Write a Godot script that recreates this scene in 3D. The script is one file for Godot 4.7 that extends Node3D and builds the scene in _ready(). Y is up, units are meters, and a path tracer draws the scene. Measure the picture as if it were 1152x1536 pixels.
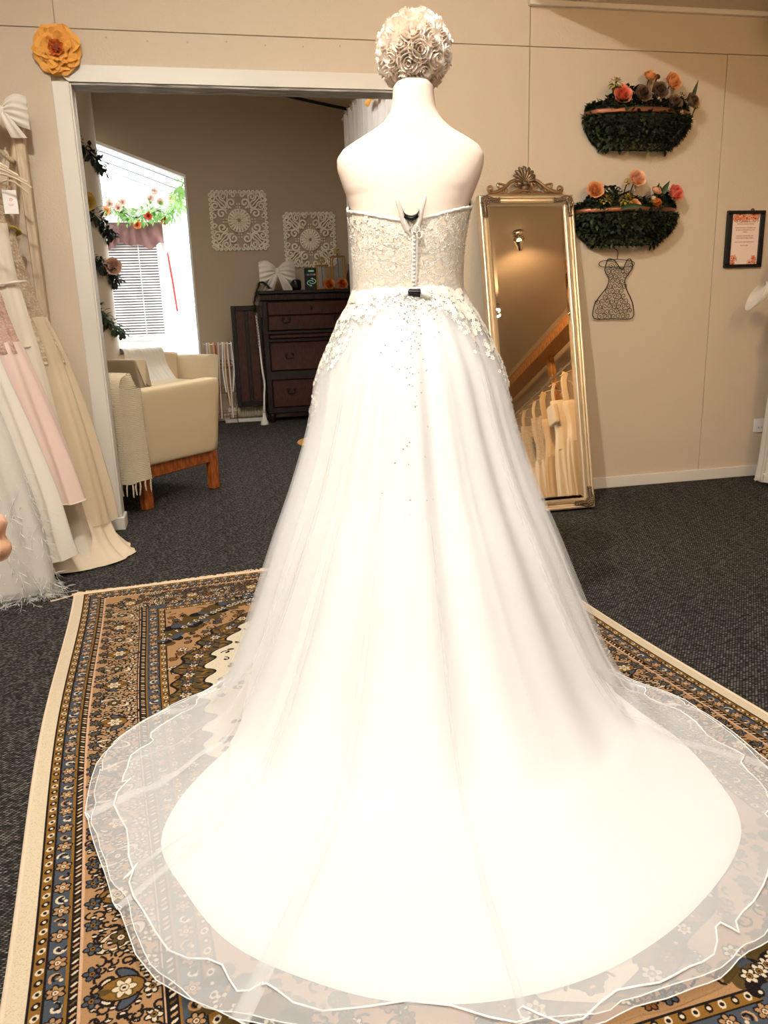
extends Node3D
# A bridal shop: a dress form in a white gown with a long train on a patterned rug, a leaning mirror, a second room through an opening.
# World: the panelled wall's face is z = 0, x runs along it, the floor is y = 0, the photographer stands at z = 4.42.

var M := {}
var rng := RandomNumberGenerator.new()
var taken := {}


class MB:
	var v := PackedVector3Array()
	var n := PackedVector3Array()
	var uv := PackedVector2Array()
	var ix := PackedInt32Array()
	var xf := Transform3D()

	func finish(v0: int, i0: int, solid: bool) -> void:
		# normals of one primitive from its own triangles (front faces clockwise); a closed shape is turned outside out
		if solid:
			var vol := 0.0
			var o := v[v0]
			for k in range(i0, ix.size(), 3):
				vol += (v[ix[k]] - o).dot((v[ix[k + 1]] - o).cross(v[ix[k + 2]] - o))
			if vol > 0.0:
				for k in range(i0, ix.size(), 3):
					var t := ix[k + 1]
					ix[k + 1] = ix[k + 2]
					ix[k + 2] = t
		n.resize(v.size())
		for k in range(i0, ix.size(), 3):
			var a := ix[k]
			var b := ix[k + 1]
			var c := ix[k + 2]
			var f := (v[c] - v[a]).cross(v[b] - v[a])
			n[a] += f
			n[b] += f
			n[c] += f

	func norm(v0: int) -> void:
		for k in range(v0, v.size()):
			n[k] = n[k].normalized() if n[k].length_squared() > 1e-20 else Vector3.UP

	func grid(nu: int, nv: int, f: Callable, closed := false, solid := false, us := 1.0, vs := 1.0) -> void:
		var v0 := v.size()
		var i0 := ix.size()
		for j in nv + 1:
			for i in nu + 1:
				var p: Vector3 = f.call(float(i) / nu, float(j) / nv)
				v.append(xf * p)
				uv.append(Vector2(float(i) / nu * us, float(j) / nv * vs))
		for j in nv:
			for i in nu:
				var a := v0 + j * (nu + 1) + i
				var b := a + 1
				var c := a + nu + 1
				var d := c + 1
				ix.append_array([a, b, d, a, d, c])
		finish(v0, i0, solid)
		if closed:
			for j in nv + 1:
				var a := v0 + j * (nu + 1)
				var s := n[a] + n[a + nu]
				n[a] = s
				n[a + nu] = s
		norm(v0)

	func tube(pts: Array, r, sides := 8, caps := true, flat := 1.0, upv := Vector3.ZERO) -> void:
		# a rounded rod along points; r a number or one radius per point; flat squashes it across
		var m := pts.size()
		if m < 2:
			return
		var v0 := v.size()
		var i0 := ix.size()
		var t0: Vector3 = (pts[1] - pts[0]).normalized()
		var s: Vector3 = (upv if upv != Vector3.ZERO else (Vector3.UP if absf(t0.y) < 0.9 else Vector3.RIGHT)).cross(t0).normalized()
		for j in m:
			var t: Vector3 = ((pts[mini(j + 1, m - 1)] - pts[maxi(j - 1, 0)]) as Vector3).normalized()
			if upv != Vector3.ZERO:
				s = upv.cross(t).normalized()
			else:
				s = (s - t * s.dot(t)).normalized()
			var w := t.cross(s)
			var rr: float = r[j] if r is Array else r
			for i in sides + 1:
				var a := TAU * i / sides
				v.append(xf * (pts[j] + s * cos(a) * rr + w * sin(a) * rr * flat))
				uv.append(Vector2(float(i) / sides, float(j)))
		for j in m - 1:
			for i in sides:
				var a := v0 + j * (sides + 1) + i
				ix.append_array([a, a + 1, a + sides + 2, a, a + sides + 2, a + sides + 1])
		if caps:
			for e in [0, m - 1]:
				var c := v.size()
				v.append(xf * pts[e])
				uv.append(Vector2.ZERO)
				for i in sides:
					var a: int = v0 + e * (sides + 1) + i
					if e == 0:
						ix.append_array([c, a + 1, a])
					else:
						ix.append_array([c, a, a + 1])
		finish(v0, i0, true)
		for j in m:
			var a := v0 + j * (sides + 1)
			var q := n[a] + n[a + sides]
			n[a] = q
			n[a + sides] = q
		norm(v0)

	func poly(pts: Array) -> void:
		# one flat convex face, its normal as its points run (clockwise outside)
		var v0 := v.size()
		var i0 := ix.size()
		for p in pts:
			v.append(xf * p)
			uv.append(Vector2(p.x, p.y))
		for k in range(1, pts.size() - 1):
			ix.append_array([v0, v0 + k, v0 + k + 1])
		finish(v0, i0, false)
		norm(v0)

	func box(c: Vector3, s: Vector3, bev := 0.003, B := Basis()) -> void:
		var h := s / 2.0
		var b := minf(bev, minf(h.x, minf(h.y, h.z)) * 0.45)
		var keep := xf
		xf = xf * Transform3D(B, c)
		var i_start := ix.size()
		var v_start := v.size()
		for ax in 3:
			for sg in [-1.0, 1.0]:
				var u1 := (ax + 1) % 3
				var u2 := (ax + 2) % 3
				var q := []
				for k in [[-1, -1], [1, -1], [1, 1], [-1, 1]]:
					var p := Vector3()
					p[ax] = h[ax] * sg
					p[u1] = (h[u1] - b) * k[0]
					p[u2] = (h[u2] - b) * k[1]
					q.append(p)
				if sg > 0:
					q.reverse()
				poly(q)
		if b > 0.0:
			for ax in 3:
				var u1 := (ax + 1) % 3
				var u2 := (ax + 2) % 3
				for s1 in [-1.0, 1.0]:
					for s2 in [-1.0, 1.0]:
						var q := []
						for k in [[0, -1], [0, 1], [1, 1], [1, -1]]:
							var p := Vector3()
							p[ax] = (h[ax] - b) * k[1]
							p[u1] = (h[u1] - (b if k[0] else 0.0)) * s1
							p[u2] = (h[u2] - (0.0 if k[0] else b)) * s2
							q.append(p)
						if s1 * s2 < 0:
							q.reverse()
						poly(q)
			for sx in [-1.0, 1.0]:
				for sy in [-1.0, 1.0]:
					for sz in [-1.0, 1.0]:
						var q := [Vector3(h.x * sx, (h.y - b) * sy, (h.z - b) * sz), Vector3((h.x - b) * sx, h.y * sy, (h.z - b) * sz), Vector3((h.x - b) * sx, (h.y - b) * sy, h.z * sz)]
						if sx * sy * sz > 0:
							q.reverse()
						poly(q)
		for k in range(v_start, v.size()):
			var lp := (xf.affine_inverse() * v[k]) + c
			uv[k] = Vector2(lp.x + lp.z * 0.37, lp.y + lp.z * 0.61)
		xf = keep

	func lathe(prof: Array, seg := 24, c := Vector3.ZERO, B := Basis()) -> void:
		var keep := xf
		xf = xf * Transform3D(B, c)
		grid(seg, prof.size() - 1, func(a: float, t: float):
			var p: Vector2 = prof[int(round(t * (prof.size() - 1)))]
			return Vector3(cos(a * TAU) * p.x, p.y, sin(a * TAU) * p.x), true, true)
		xf = keep

	func ext(pts: PackedVector2Array, d: float, c := Vector3.ZERO, B := Basis()) -> void:
		# a flat outline in xy pulled to depth d along z
		var keep := xf
		xf = xf * Transform3D(B, c)
		var tri := Geometry2D.triangulate_polygon(pts)
		var v0 := v.size()
		var i0 := ix.size()
		for sd in 2:
			for p in pts:
				v.append(xf * Vector3(p.x, p.y, d * sd))
				uv.append(p)
		var m := pts.size()
		for k in range(0, tri.size(), 3):
			ix.append_array([v0 + tri[k], v0 + tri[k + 1], v0 + tri[k + 2], v0 + m + tri[k], v0 + m + tri[k + 2], v0 + m + tri[k + 1]])
		var vs0 := v.size()
		for k in m:
			var a := pts[k]
			var b := pts[(k + 1) % m]
			var q := v.size()
			for p in [Vector3(a.x, a.y, 0), Vector3(b.x, b.y, 0), Vector3(b.x, b.y, d), Vector3(a.x, a.y, d)]:
				v.append(xf * p)
				uv.append(Vector2(p.x, p.y))
			# wound the same way round as the two faces
			var ccw := Geometry2D.is_polygon_clockwise(pts)
			var ta := pts[tri[0]]
			var tb := pts[tri[1]]
			var tc := pts[tri[2]]
			var tccw := (tb - ta).cross(tc - ta) > 0.0
			var pccw := not ccw
			if tccw == pccw:
				ix.append_array([q, q + 2, q + 1, q, q + 3, q + 2])
			else:
				ix.append_array([q, q + 1, q + 2, q, q + 2, q + 3])
		finish(v0, i0, true)
		norm(v0)
		xf = keep

	func ball(c: Vector3, r: Vector3, seg := 12, rings := 8) -> void:
		grid(seg, rings, func(a: float, t: float): return c + Vector3(cos(a * TAU) * sin(t * PI) * r.x, cos(t * PI) * r.y, sin(a * TAU) * sin(t * PI) * r.z), true, true)

	func leaf(p: Vector3, d: Vector3, up: Vector3, l: float, w: float, bend := 0.25) -> void:
		# a folded, bent leaf of six triangles
		var s := d.cross(up).normalized()
		var q := s.cross(d).normalized()
		var v0 := v.size()
		var i0 := ix.size()
		for k in [[0.0, 0.0, 0.0], [0.45, -1.0, 0.12], [0.45, 0.0, 0.0], [0.45, 1.0, 0.12], [0.78, -0.6, 0.1], [0.78, 0.6, 0.1], [1.0, 0.0, 0.0]]:
			v.append(xf * (p + d * (l * k[0]) + s * (w * 0.5 * k[1]) + q * (w * k[2] - bend * l * k[0] * k[0])))
			uv.append(Vector2(0.5 + 0.5 * k[1], k[0]))
		ix.append_array([v0, v0 + 1, v0 + 2, v0, v0 + 2, v0 + 3, v0 + 1, v0 + 4, v0 + 2, v0 + 3, v0 + 2, v0 + 5, v0 + 2, v0 + 4, v0 + 6, v0 + 2, v0 + 6, v0 + 5])
		finish(v0, i0, false)
		norm(v0)

	func mesh() -> ArrayMesh:
		var a := []
		a.resize(Mesh.ARRAY_MAX)
		a[Mesh.ARRAY_VERTEX] = v
		a[Mesh.ARRAY_NORMAL] = n
		a[Mesh.ARRAY_TEX_UV] = uv
		a[Mesh.ARRAY_INDEX] = ix
		var m := ArrayMesh.new()
		m.add_surface_from_arrays(Mesh.PRIMITIVE_TRIANGLES, a)
		return m


func numbered(called: String) -> String:
	var k: int = taken.get(called, 0)
	taken[called] = k + 1
	return called if k == 0 else "%s_%03d" % [called, k]


func tag(o: Node3D, label: String, category: String, group := "") -> Node3D:
	o.set_meta("label", label)
	o.set_meta("category", category)
	if group:
		o.set_meta("group", group)
	return o


func thing(called: String, label: String, category: String, at := Vector3.ZERO, turn := 0.0, group := "") -> Node3D:
	var o := Node3D.new()
	o.name = numbered(called)
	add_child(o)
	o.position = at
	o.rotation.y = turn
	return tag(o, label, category, group)


func part(parent: Node3D, called: String, b, m: Material) -> MeshInstance3D:
	var o := MeshInstance3D.new()
	o.name = called
	o.mesh = b.mesh() if b is MB else b
	o.material_override = m
	parent.add_child(o, true)
	return o


func solo(called: String, b, m: Material, label: String, category: String, at := Vector3.ZERO, turn := 0.0, group := "") -> MeshInstance3D:
	var o := MeshInstance3D.new()
	o.name = numbered(called)
	o.mesh = b.mesh() if b is MB else b
	o.material_override = m
	add_child(o)
	o.position = at
	o.rotation.y = turn
	tag(o, label, category, group)
	return o


func struct(called: String, b, m: Material) -> MeshInstance3D:
	var o := MeshInstance3D.new()
	o.name = called
	o.mesh = b.mesh() if b is MB else b
	o.material_override = m
	add_child(o)
	o.set_meta("kind", "structure")
	return o


func stuff(o: Node3D) -> Node3D:
	o.set_meta("kind", "stuff")
	return o


func boxes(list: Array, bev := 0.003) -> MB:
	# boxes given by two corners each
	var b := MB.new()
	for k in list:
		var lo: Vector3 = k[0]
		var hi: Vector3 = k[1]
		b.box((lo + hi) / 2.0, (hi - lo).abs(), bev)
	return b


func mat(c: Color, rough := 0.6, metal := 0.0) -> StandardMaterial3D:
	var m := StandardMaterial3D.new()
	m.albedo_color = c
	m.roughness = rough
	m.metallic = metal
	m.cull_mode = BaseMaterial3D.CULL_DISABLED
	return m


func rgb8(r: float, g: float, b: float) -> Color:
	return Color(r / 255.0, g / 255.0, b / 255.0)


func sheer(c: Color, a: float) -> StandardMaterial3D:
	var m := mat(c, 0.9)
	m.albedo_color.a = a
	m.transparency = BaseMaterial3D.TRANSPARENCY_ALPHA
	m.metallic_specular = 0.2
	return m


func noise_tex(freq: float, size := 256, kind := FastNoiseLite.TYPE_SIMPLEX_SMOOTH, ramp: Gradient = null, oct := 4, seed_ := 3) -> NoiseTexture2D:
	var t := NoiseTexture2D.new()
	t.width = size
	t.height = size
	t.seamless = true
	var f := FastNoiseLite.new()
	f.noise_type = kind
	f.frequency = freq
	f.fractal_octaves = oct
	f.seed = seed_
	t.noise = f
	if ramp:
		t.color_ramp = ramp
	return t


func ramp(cols: Array, offs: Array) -> Gradient:
	var g := Gradient.new()
	g.offsets = PackedFloat32Array(offs)
	g.colors = PackedColorArray(cols)
	return g


func bumpy(m: StandardMaterial3D, t: Texture2D, depth_cm: float, scale := Vector3.ONE, tri := true) -> StandardMaterial3D:
	m.heightmap_enabled = true
	m.heightmap_texture = t
	m.heightmap_scale = depth_cm
	if tri:
		m.uv1_triplanar = true
		m.uv1_world_triplanar = true
	m.uv1_scale = scale
	return m


func spiral(c: Vector3, r0: float, r1: float, a0: float, turns: float, steps := 14, ax := Vector3.RIGHT, ay := Vector3.UP) -> Array:
	var out := []
	for k in steps + 1:
		var t := float(k) / steps
		var a := a0 + turns * TAU * t
		var r := lerpf(r0, r1, t)
		out.append(c + ax * cos(a) * r + ay * sin(a) * r)
	return out


func curve(pts: Array, steps := 6) -> Array:
	# a smooth line through points
	var out := []
	var m := pts.size()
	for k in m - 1:
		var a: Vector3 = pts[maxi(k - 1, 0)]
		var b: Vector3 = pts[k]
		var c: Vector3 = pts[k + 1]
		var d: Vector3 = pts[mini(k + 2, m - 1)]
		for s in steps:
			out.append(b.cubic_interpolate(c, a, d, float(s) / steps))
	out.append(pts[m - 1])
	return out


func table(t: Array, x: float) -> float:
	# piecewise-linear with smooth steps: rows [x, y], x rising
	if x <= t[0][0]:
		return t[0][1]
	for k in range(1, t.size()):
		if x <= t[k][0]:
			var w: float = (x - t[k - 1][0]) / (t[k][0] - t[k - 1][0])
			return lerpf(t[k - 1][1], t[k][1], w)
	return t[-1][1]


func spline(t: Array, x: float) -> float:
	var m := t.size()
	if x <= t[0][0]:
		return t[0][1]
	if x >= t[m - 1][0]:
		return t[m - 1][1]
	var k := 1
	while x > t[k][0]:
		k += 1
	var h: float = t[k][0] - t[k - 1][0]
	var w: float = (x - t[k - 1][0]) / h
	var s0: float = ((t[k][1] - t[maxi(k - 2, 0)][1]) / maxf(t[k][0] - t[maxi(k - 2, 0)][0], 1e-6)) * h
	var s1: float = ((t[mini(k + 1, m - 1)][1] - t[k - 1][1]) / maxf(t[mini(k + 1, m - 1)][0] - t[k - 1][0], 1e-6)) * h
	var w2 := w * w
	var w3 := w2 * w
	return (2 * w3 - 3 * w2 + 1) * t[k - 1][1] + (w3 - 2 * w2 + w) * s0 + (-2 * w3 + 3 * w2) * t[k][1] + (w3 - w2) * s1


func _ready() -> void:
	rng.seed = 11
	# ---- camera
	var cam := Camera3D.new()
	cam.name = "camera"
	cam.fov = 66.093
	cam.near = 0.05
	cam.far = 200.0
	cam.transform = Transform3D(Basis(Vector3(0.975, -0.031, 0.2205), Vector3(0.085, 0.967, -0.2396), Vector3(-0.208, 0.252, 0.945)).orthonormalized(), Vector3(0, 1.147, 4.419))
	add_child(cam)
	cam.current = true
	# ---- sky and exposure
	var we := WorldEnvironment.new()
	we.name = "surroundings"
	var env := Environment.new()
	env.background_mode = Environment.BG_SKY
	var sky := Sky.new()
	var sm := ProceduralSkyMaterial.new()
	sm.sky_top_color = Color(0.90, 0.93, 0.96)
	sm.sky_horizon_color = Color(0.95, 0.97, 1.0)
	sm.ground_bottom_color = Color(0.55, 0.55, 0.53)
	sm.ground_horizon_color = Color(0.85, 0.86, 0.87)
	sm.sky_energy_multiplier = 1.0
	sky.sky_material = sm
	env.sky = sky
	env.background_energy_multiplier = 9.0
	env.tonemap_mode = Environment.TONE_MAPPER_LINEAR
	env.tonemap_exposure = 1.62
	env.sdfgi_enabled = true
	env.ssao_enabled = true
	env.ssil_enabled = true
	we.environment = env
	add_child(we)
	# ---- lamps: ceiling spots, one mirrored, and unseen panels placed to light both rooms
	materials()
	spot_lamp("ceiling_spotlight", Vector3(-0.3, 3.44, 3.1), Vector3(0.75, 1.0, 1.6), 9.0, 62.0, Color(1.0, 0.975, 0.935), "unseen chrome spotlight on the high ceiling, placed to light the gown and train")  # key spot out of view, placed to light the gown from the left
	spot_lamp("ceiling_spotlight", Vector3(2.66, 2.60, 2.05), Vector3(3.3, 1.5, 3.6), 3.0, 60.0, Color(1.0, 0.82, 0.62), "chrome spotlight under the low soffit, reflected at the top of the mirror")
	spot_lamp("ceiling_spotlight", Vector3(-1.3, 3.50, 2.6), Vector3(-0.75, 1.2, 0.2), 1.2, 58.0, Color(1.0, 0.93, 0.84), "unseen chrome spotlight on the high ceiling, added to light the left rack of gowns")  # out of view, added to light the left rack
	spot_lamp("ceiling_spotlight", Vector3(2.15, 2.60, 3.5), Vector3(2.75, 1.5, 0.0), 3.2, 48.0, Color(1.0, 0.84, 0.64), "chrome spotlight under the low soffit outside the frame, placed to light baskets and notice")  # outside the frame, placed to light the right wall warmly
	unseen_panel(Vector3(0.2, 3.60, 4.6), 3.8, "unseen white light panel above the photographer, placed to brighten the shop")  # out of view, brightens the shop from above the camera
	unseen_panel(Vector3(-1.0, 3.60, 5.9), 3.0, "unseen white light panel by the rear wall, placed to brighten the shop")  # out of view, brightens the shop from behind the camera
	unseen_panel(Vector3(0.3, 3.08, -1.2), 2.2, "unseen white light panel, placed to brighten the second room behind the opening")  # out of view above the opening, brightens the second room
	room()
	back_room()
	rug()
	form_and_gown()
	mirror()
	wall_things()
	back_things()
	chairs()
	gown_racks()
	hand()


func spot_lamp(called: String, at: Vector3, aim: Vector3, e: float, cone: float, c: Color, label: String) -> void:
	var t := thing(called, label, "spotlight", at)
	var d := (aim - at).normalized()
	var B := Basis.looking_at(d, Vector3.RIGHT) * Basis(Vector3.RIGHT, -PI / 2)   # local -y looks along the beam
	var top := 3.62 if at.x < 1.83 else 2.69
	var b := MB.new()
	b.tube([Vector3(0, 0.05, 0), Vector3(0, top - at.y - 0.012, 0)], 0.008, 8)
	b.lathe([Vector2(0.001, top - at.y), Vector2(0.045, top - at.y), Vector2(0.045, top - at.y - 0.018), Vector2(0.001, top - at.y - 0.018)], 20)
	part(t, "stem", b, M.chrome)
	var h := MB.new()
	h.lathe([Vector2(0.001, 0.075), Vector2(0.018, 0.075), Vector2(0.024, 0.06), Vector2(0.028, 0.03), Vector2(0.045, -0.02), Vector2(0.047, -0.03), Vector2(0.043, -0.028), Vector2(0.02, 0.01), Vector2(0.001, 0.01)], 24, Vector3.ZERO, B)
	part(t, "head", h, M.chrome)
	var g := MB.new()
	g.ball(B * Vector3(0, -0.012, 0), Vector3.ONE * 0.022, 14, 10)
	part(t, "bulb", g, M.bulb)
	var l := SpotLight3D.new()
	l.name = "beam"
	l.light_color = c
	l.light_energy = e
	l.spot_angle = cone
	l.spot_angle_attenuation = 0.6
	l.spot_range = 14.0
	l.spot_attenuation = 2.0
	l.light_size = 0.04
	l.shadow_enabled = true
	l.position = at + d * 0.045
	add_child(l, true)
	l.look_at(at + d * 2.0, Vector3.RIGHT)


func unseen_panel(at: Vector3, e: float, label: String) -> void:
	var t := thing("unseen_light_panel", label, "ceiling light", at)  # unseen glowing panel that carries an area light
	part(t, "frame", boxes([[Vector3(-0.62, -0.03, -0.62), Vector3(0.62, 0.02, -0.6)], [Vector3(-0.62, -0.03, 0.6), Vector3(0.62, 0.02, 0.62)], [Vector3(-0.62, -0.03, -0.6), Vector3(-0.6, 0.02, 0.6)], [Vector3(0.6, -0.03, -0.6), Vector3(0.62, 0.02, 0.6)]]), M.trim)
	part(t, "diffuser", boxes([[Vector3(-0.6, -0.018, -0.6), Vector3(0.6, 0.012, 0.6)]]), M.glow)
	var l := AreaLight3D.new()
	l.name = "panel_glow"
	l.area_size = Vector2(1.18, 1.18)
	l.light_color = Color(1.0, 0.99, 0.97)
	l.light_energy = e
	l.area_range = 14.0
	l.area_attenuation = 2.0
	l.shadow_enabled = true
	l.position = at + Vector3(0, -0.035, 0)
	l.rotation = Vector3(-PI / 2, 0, 0)
	add_child(l, true)


func materials() -> void:
	var plaster := noise_tex(0.09, 256)
	M.wall = bumpy(mat(rgb8(210, 193, 169), 0.75), plaster, 0.10, Vector3.ONE * 3.0)
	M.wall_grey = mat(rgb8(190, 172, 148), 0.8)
	M.wall_plain = mat(rgb8(210, 193, 169), 0.75)
	M.trim = mat(rgb8(224, 218, 206), 0.45)
	M.whitewash = mat(rgb8(205, 203, 198), 0.7)
	M.whitewash.albedo_texture = noise_tex(0.02, 256, FastNoiseLite.TYPE_SIMPLEX_SMOOTH, ramp([rgb8(150, 146, 140), rgb8(250, 250, 248)], [0.2, 0.8]))
	M.whitewash.uv1_triplanar = true
	M.whitewash.uv1_world_triplanar = true
	M.whitewash.uv1_scale = Vector3(0.8, 14, 14)
	M.ceil = mat(rgb8(226, 214, 196), 0.85)
	M.white = mat(rgb8(240, 238, 234), 0.5)
	M.dark_trim = mat(rgb8(30, 28, 26), 0.7)
	M.chrome = mat(rgb8(215, 212, 205), 0.18, 1.0)
	M.bulb = mat(rgb8(255, 240, 215), 0.5)
	M.bulb.emission_enabled = true
	M.bulb.emission = rgb8(255, 225, 180)
	M.bulb.emission_energy_multiplier = 2.0
	M.glow = mat(rgb8(250, 248, 242), 0.6)
	M.glow.emission_enabled = true
	M.glow.emission = rgb8(255, 246, 230)
	M.glow.emission_energy_multiplier = 0.8
	M.carpet = carpet_mat()
	var grain := noise_tex(0.015, 512, FastNoiseLite.TYPE_SIMPLEX_SMOOTH, ramp([rgb8(175, 170, 165), rgb8(255, 255, 255)], [0.25, 0.75]), 5)
	for w in [["darkwood", rgb8(76, 32, 18), 0.38], ["blackwood", rgb8(34, 20, 16), 0.4], ["orangewood", rgb8(192, 104, 44), 0.42], ["pine", rgb8(206, 148, 88), 0.5], ["palewood", rgb8(212, 190, 160), 0.55], ["dowel", rgb8(90, 66, 50), 0.5]]:
		var m := mat(w[1], w[2])
		m.albedo_texture = grain
		m.uv1_triplanar = true
		m.uv1_scale = Vector3(9, 1.3, 9)
		M[w[0]] = m
	M.palewood.albedo_texture = noise_tex(0.015, 256, FastNoiseLite.TYPE_SIMPLEX_SMOOTH, ramp([rgb8(228, 226, 222), rgb8(255, 255, 255)], [0.25, 0.75]), 3)
	var weave := weave_tex()
	M.chair = bumpy(mat(rgb8(226, 205, 168), 0.9), weave, 0.05, Vector3.ONE * 9.0)
	M.throw = bumpy(mat(rgb8(232, 216, 184), 0.95), weave, 0.8, Vector3.ONE * 3.0)
	M.throw_white = bumpy(mat(rgb8(240, 234, 222), 0.95), weave, 0.2, Vector3.ONE * 4.0)
	M.form = mat(rgb8(238, 219, 203), 0.85)
	M.satin = mat(rgb8(249, 247, 244), 0.42)
	M.tulle = sheer(rgb8(252, 252, 252), 0.24)
	M.tulle_hem = mat(rgb8(250, 250, 248), 0.7)
	M.tulle_hem.albedo_color.a = 1.0
	M.lace_base = lace_mat()
	M.lace = mat(rgb8(250, 244, 232), 0.6)
	M.bead = mat(rgb8(205, 200, 192), 0.2, 0.7)
	M.pearl = mat(rgb8(238, 230, 218), 0.25, 0.2)
	M.bronze = bumpy(mat(rgb8(168, 138, 104), 0.32, 0.9), noise_tex(0.1, 128), 0.03, Vector3.ONE * 15)
	M.rosewhite = mat(rgb8(255, 249, 240), 0.7)
	M.rosewhite.backlight_enabled = true
	M.rosewhite.backlight = Color(0.8, 0.74, 0.68)
	M.steel = mat(rgb8(238, 232, 222), 0.35, 0.25)
	M.black = mat(rgb8(18, 17, 18), 0.5)
	M.blackgloss = mat(rgb8(14, 13, 14), 0.25)
	M.clear = mat(rgb8(236, 232, 226), 0.25)
	M.mirror = mat(rgb8(238, 226, 205), 0.0, 1.0)
	M.silver = bumpy(mat(rgb8(220, 204, 176), 0.36, 0.8), noise_tex(0.06, 256), 0.03, Vector3(30, 2, 30))
	M.silver.uv1_world_triplanar = false
	M.antique = bumpy(mat(rgb8(132, 112, 90), 0.4, 0.8), noise_tex(0.12, 128), 0.06, Vector3.ONE * 20)
	M.copper = mat(rgb8(150, 96, 68), 0.4, 0.7)
	M.iron = mat(rgb8(34, 28, 26), 0.55, 0.4)
	M.leaf = mat(rgb8(30, 39, 22), 0.6)
	M.leaf_mid = mat(rgb8(60, 78, 42), 0.6)
	M.leaf_bright = mat(rgb8(120, 160, 84), 0.6)
	M.leaf_bright.backlight_enabled = true
	M.leaf_bright.backlight = Color(0.35, 0.45, 0.25)
	for f in [["peach", 236, 164, 100], ["coral", 240, 116, 92], ["mustard", 172, 150, 52], ["plum", 92, 66, 50], ["cream", 244, 214, 170], ["pinkpeach", 244, 186, 150], ["orange", 214, 110, 40], ["red", 226, 54, 40], ["yellow", 240, 208, 96], ["blush", 246, 214, 206], ["apricot", 243, 178, 84], ["apricot_edge", 250, 214, 150], ["rust", 150, 66, 34], ["pink", 252, 214, 202]]:
		M[f[0]] = mat(rgb8(f[1], f[2], f[3]), 0.75)
		M[f[0]].backlight_enabled = true
		M[f[0]].backlight = Color(0.12, 0.1, 0.08)
	M.ivory = mat(rgb8(224, 212, 192), 0.42)
	M.champagne = mat(rgb8(216, 196, 168), 0.55)
	M.blushcloth = mat(rgb8(226, 200, 186), 0.6)
	M.gownwhite = mat(rgb8(230, 222, 208), 0.5)
	M.beadlace = lace_mat(rgb8(196, 168, 132), rgb8(244, 226, 196))
	M.pinklace = lace_mat(rgb8(214, 168, 148), rgb8(250, 220, 200))
	M.feather = mat(rgb8(226, 224, 218), 0.8)
	M.feather.backlight_enabled = true
	M.feather.backlight = Color(0.3, 0.3, 0.3)
	M.champagne_tulle = sheer(rgb8(236, 216, 184), 0.55)
	M.white_tulle = sheer(rgb8(240, 236, 228), 0.5)
	M.card = mat(rgb8(246, 242, 236), 0.7)
	M.skin = mat(rgb8(240, 188, 152), 0.55)
	M.glass = mat(Color(0.9, 0.95, 1.0, 0.06), 0.02)
	M.glass.transparency = BaseMaterial3D.TRANSPARENCY_ALPHA
	M.mauve = mat(rgb8(112, 78, 72), 0.8)
	M.mauve.backlight_enabled = true
	M.mauve.backlight = Color(0.06, 0.045, 0.04)
	M.curtain = mat(rgb8(214, 208, 202), 0.8)
	M.curtain.backlight_enabled = true
	M.curtain.backlight = Color(0.2, 0.2, 0.2)
	M.straw = mat(rgb8(206, 150, 78), 0.85)
	M.gold = mat(rgb8(196, 140, 60), 0.35, 0.8)
	M.carved = mat(rgb8(250, 240, 218), 0.8)


func weave_tex() -> ImageTexture:
	var s := 256
	var im := Image.create(s, s, false, Image.FORMAT_RGB8)
	for y in s:
		for x in s:
			var a := sin(TAU * x / 8.0) * (1.0 if (y / 8) % 2 == 0 else -1.0)
			var h := 0.5 + 0.25 * a + 0.2 * sin(TAU * y / 8.0) + 0.05 * sin(x * 1.7 + y * 2.3)
			im.set_pixel(x, y, Color(h, h, h))
	return ImageTexture.create_from_image(im)


func carpet_mat() -> StandardMaterial3D:
	# loop pile in rows: light crowns, dark gaps, every loop a tone of its own
	var s := 512
	var im := Image.create(s, s, false, Image.FORMAT_RGB8)
	var hm := Image.create(s, s, false, Image.FORMAT_RGB8)
	var tone := []
	for k in 64 * 128:
		tone.append(rng.randf())
	for y in s:
		var row := y / 8
		for x in s:
			var xs := (x + row * 6) % s
			var col := xs / 16
			var fx := (xs % 16) / 16.0 - 0.5
			var fy := (y % 8) / 8.0 - 0.5
			var t: float = tone[(row % 64) * 128 + col]
			var h := clampf(1.05 - fx * fx * 3.0 - fy * fy * 3.6, 0.0, 1.0)
			h *= 0.55 + 0.45 * t
			var k := (0.13 + 0.40 * pow(h, 1.6)) * (0.75 + 0.5 * t)
			im.set_pixel(x, y, Color(k * 1.02, k, k * 0.98))
			hm.set_pixel(x, y, Color(h, h, h))
	var m := mat(Color(0.96, 0.935, 0.905), 0.95)
	m.albedo_texture = ImageTexture.create_from_image(im)
	m.metallic_specular = 0.2
	m.heightmap_enabled = true
	m.heightmap_texture = ImageTexture.create_from_image(hm)
	m.heightmap_scale = 0.25
	return m


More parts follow.
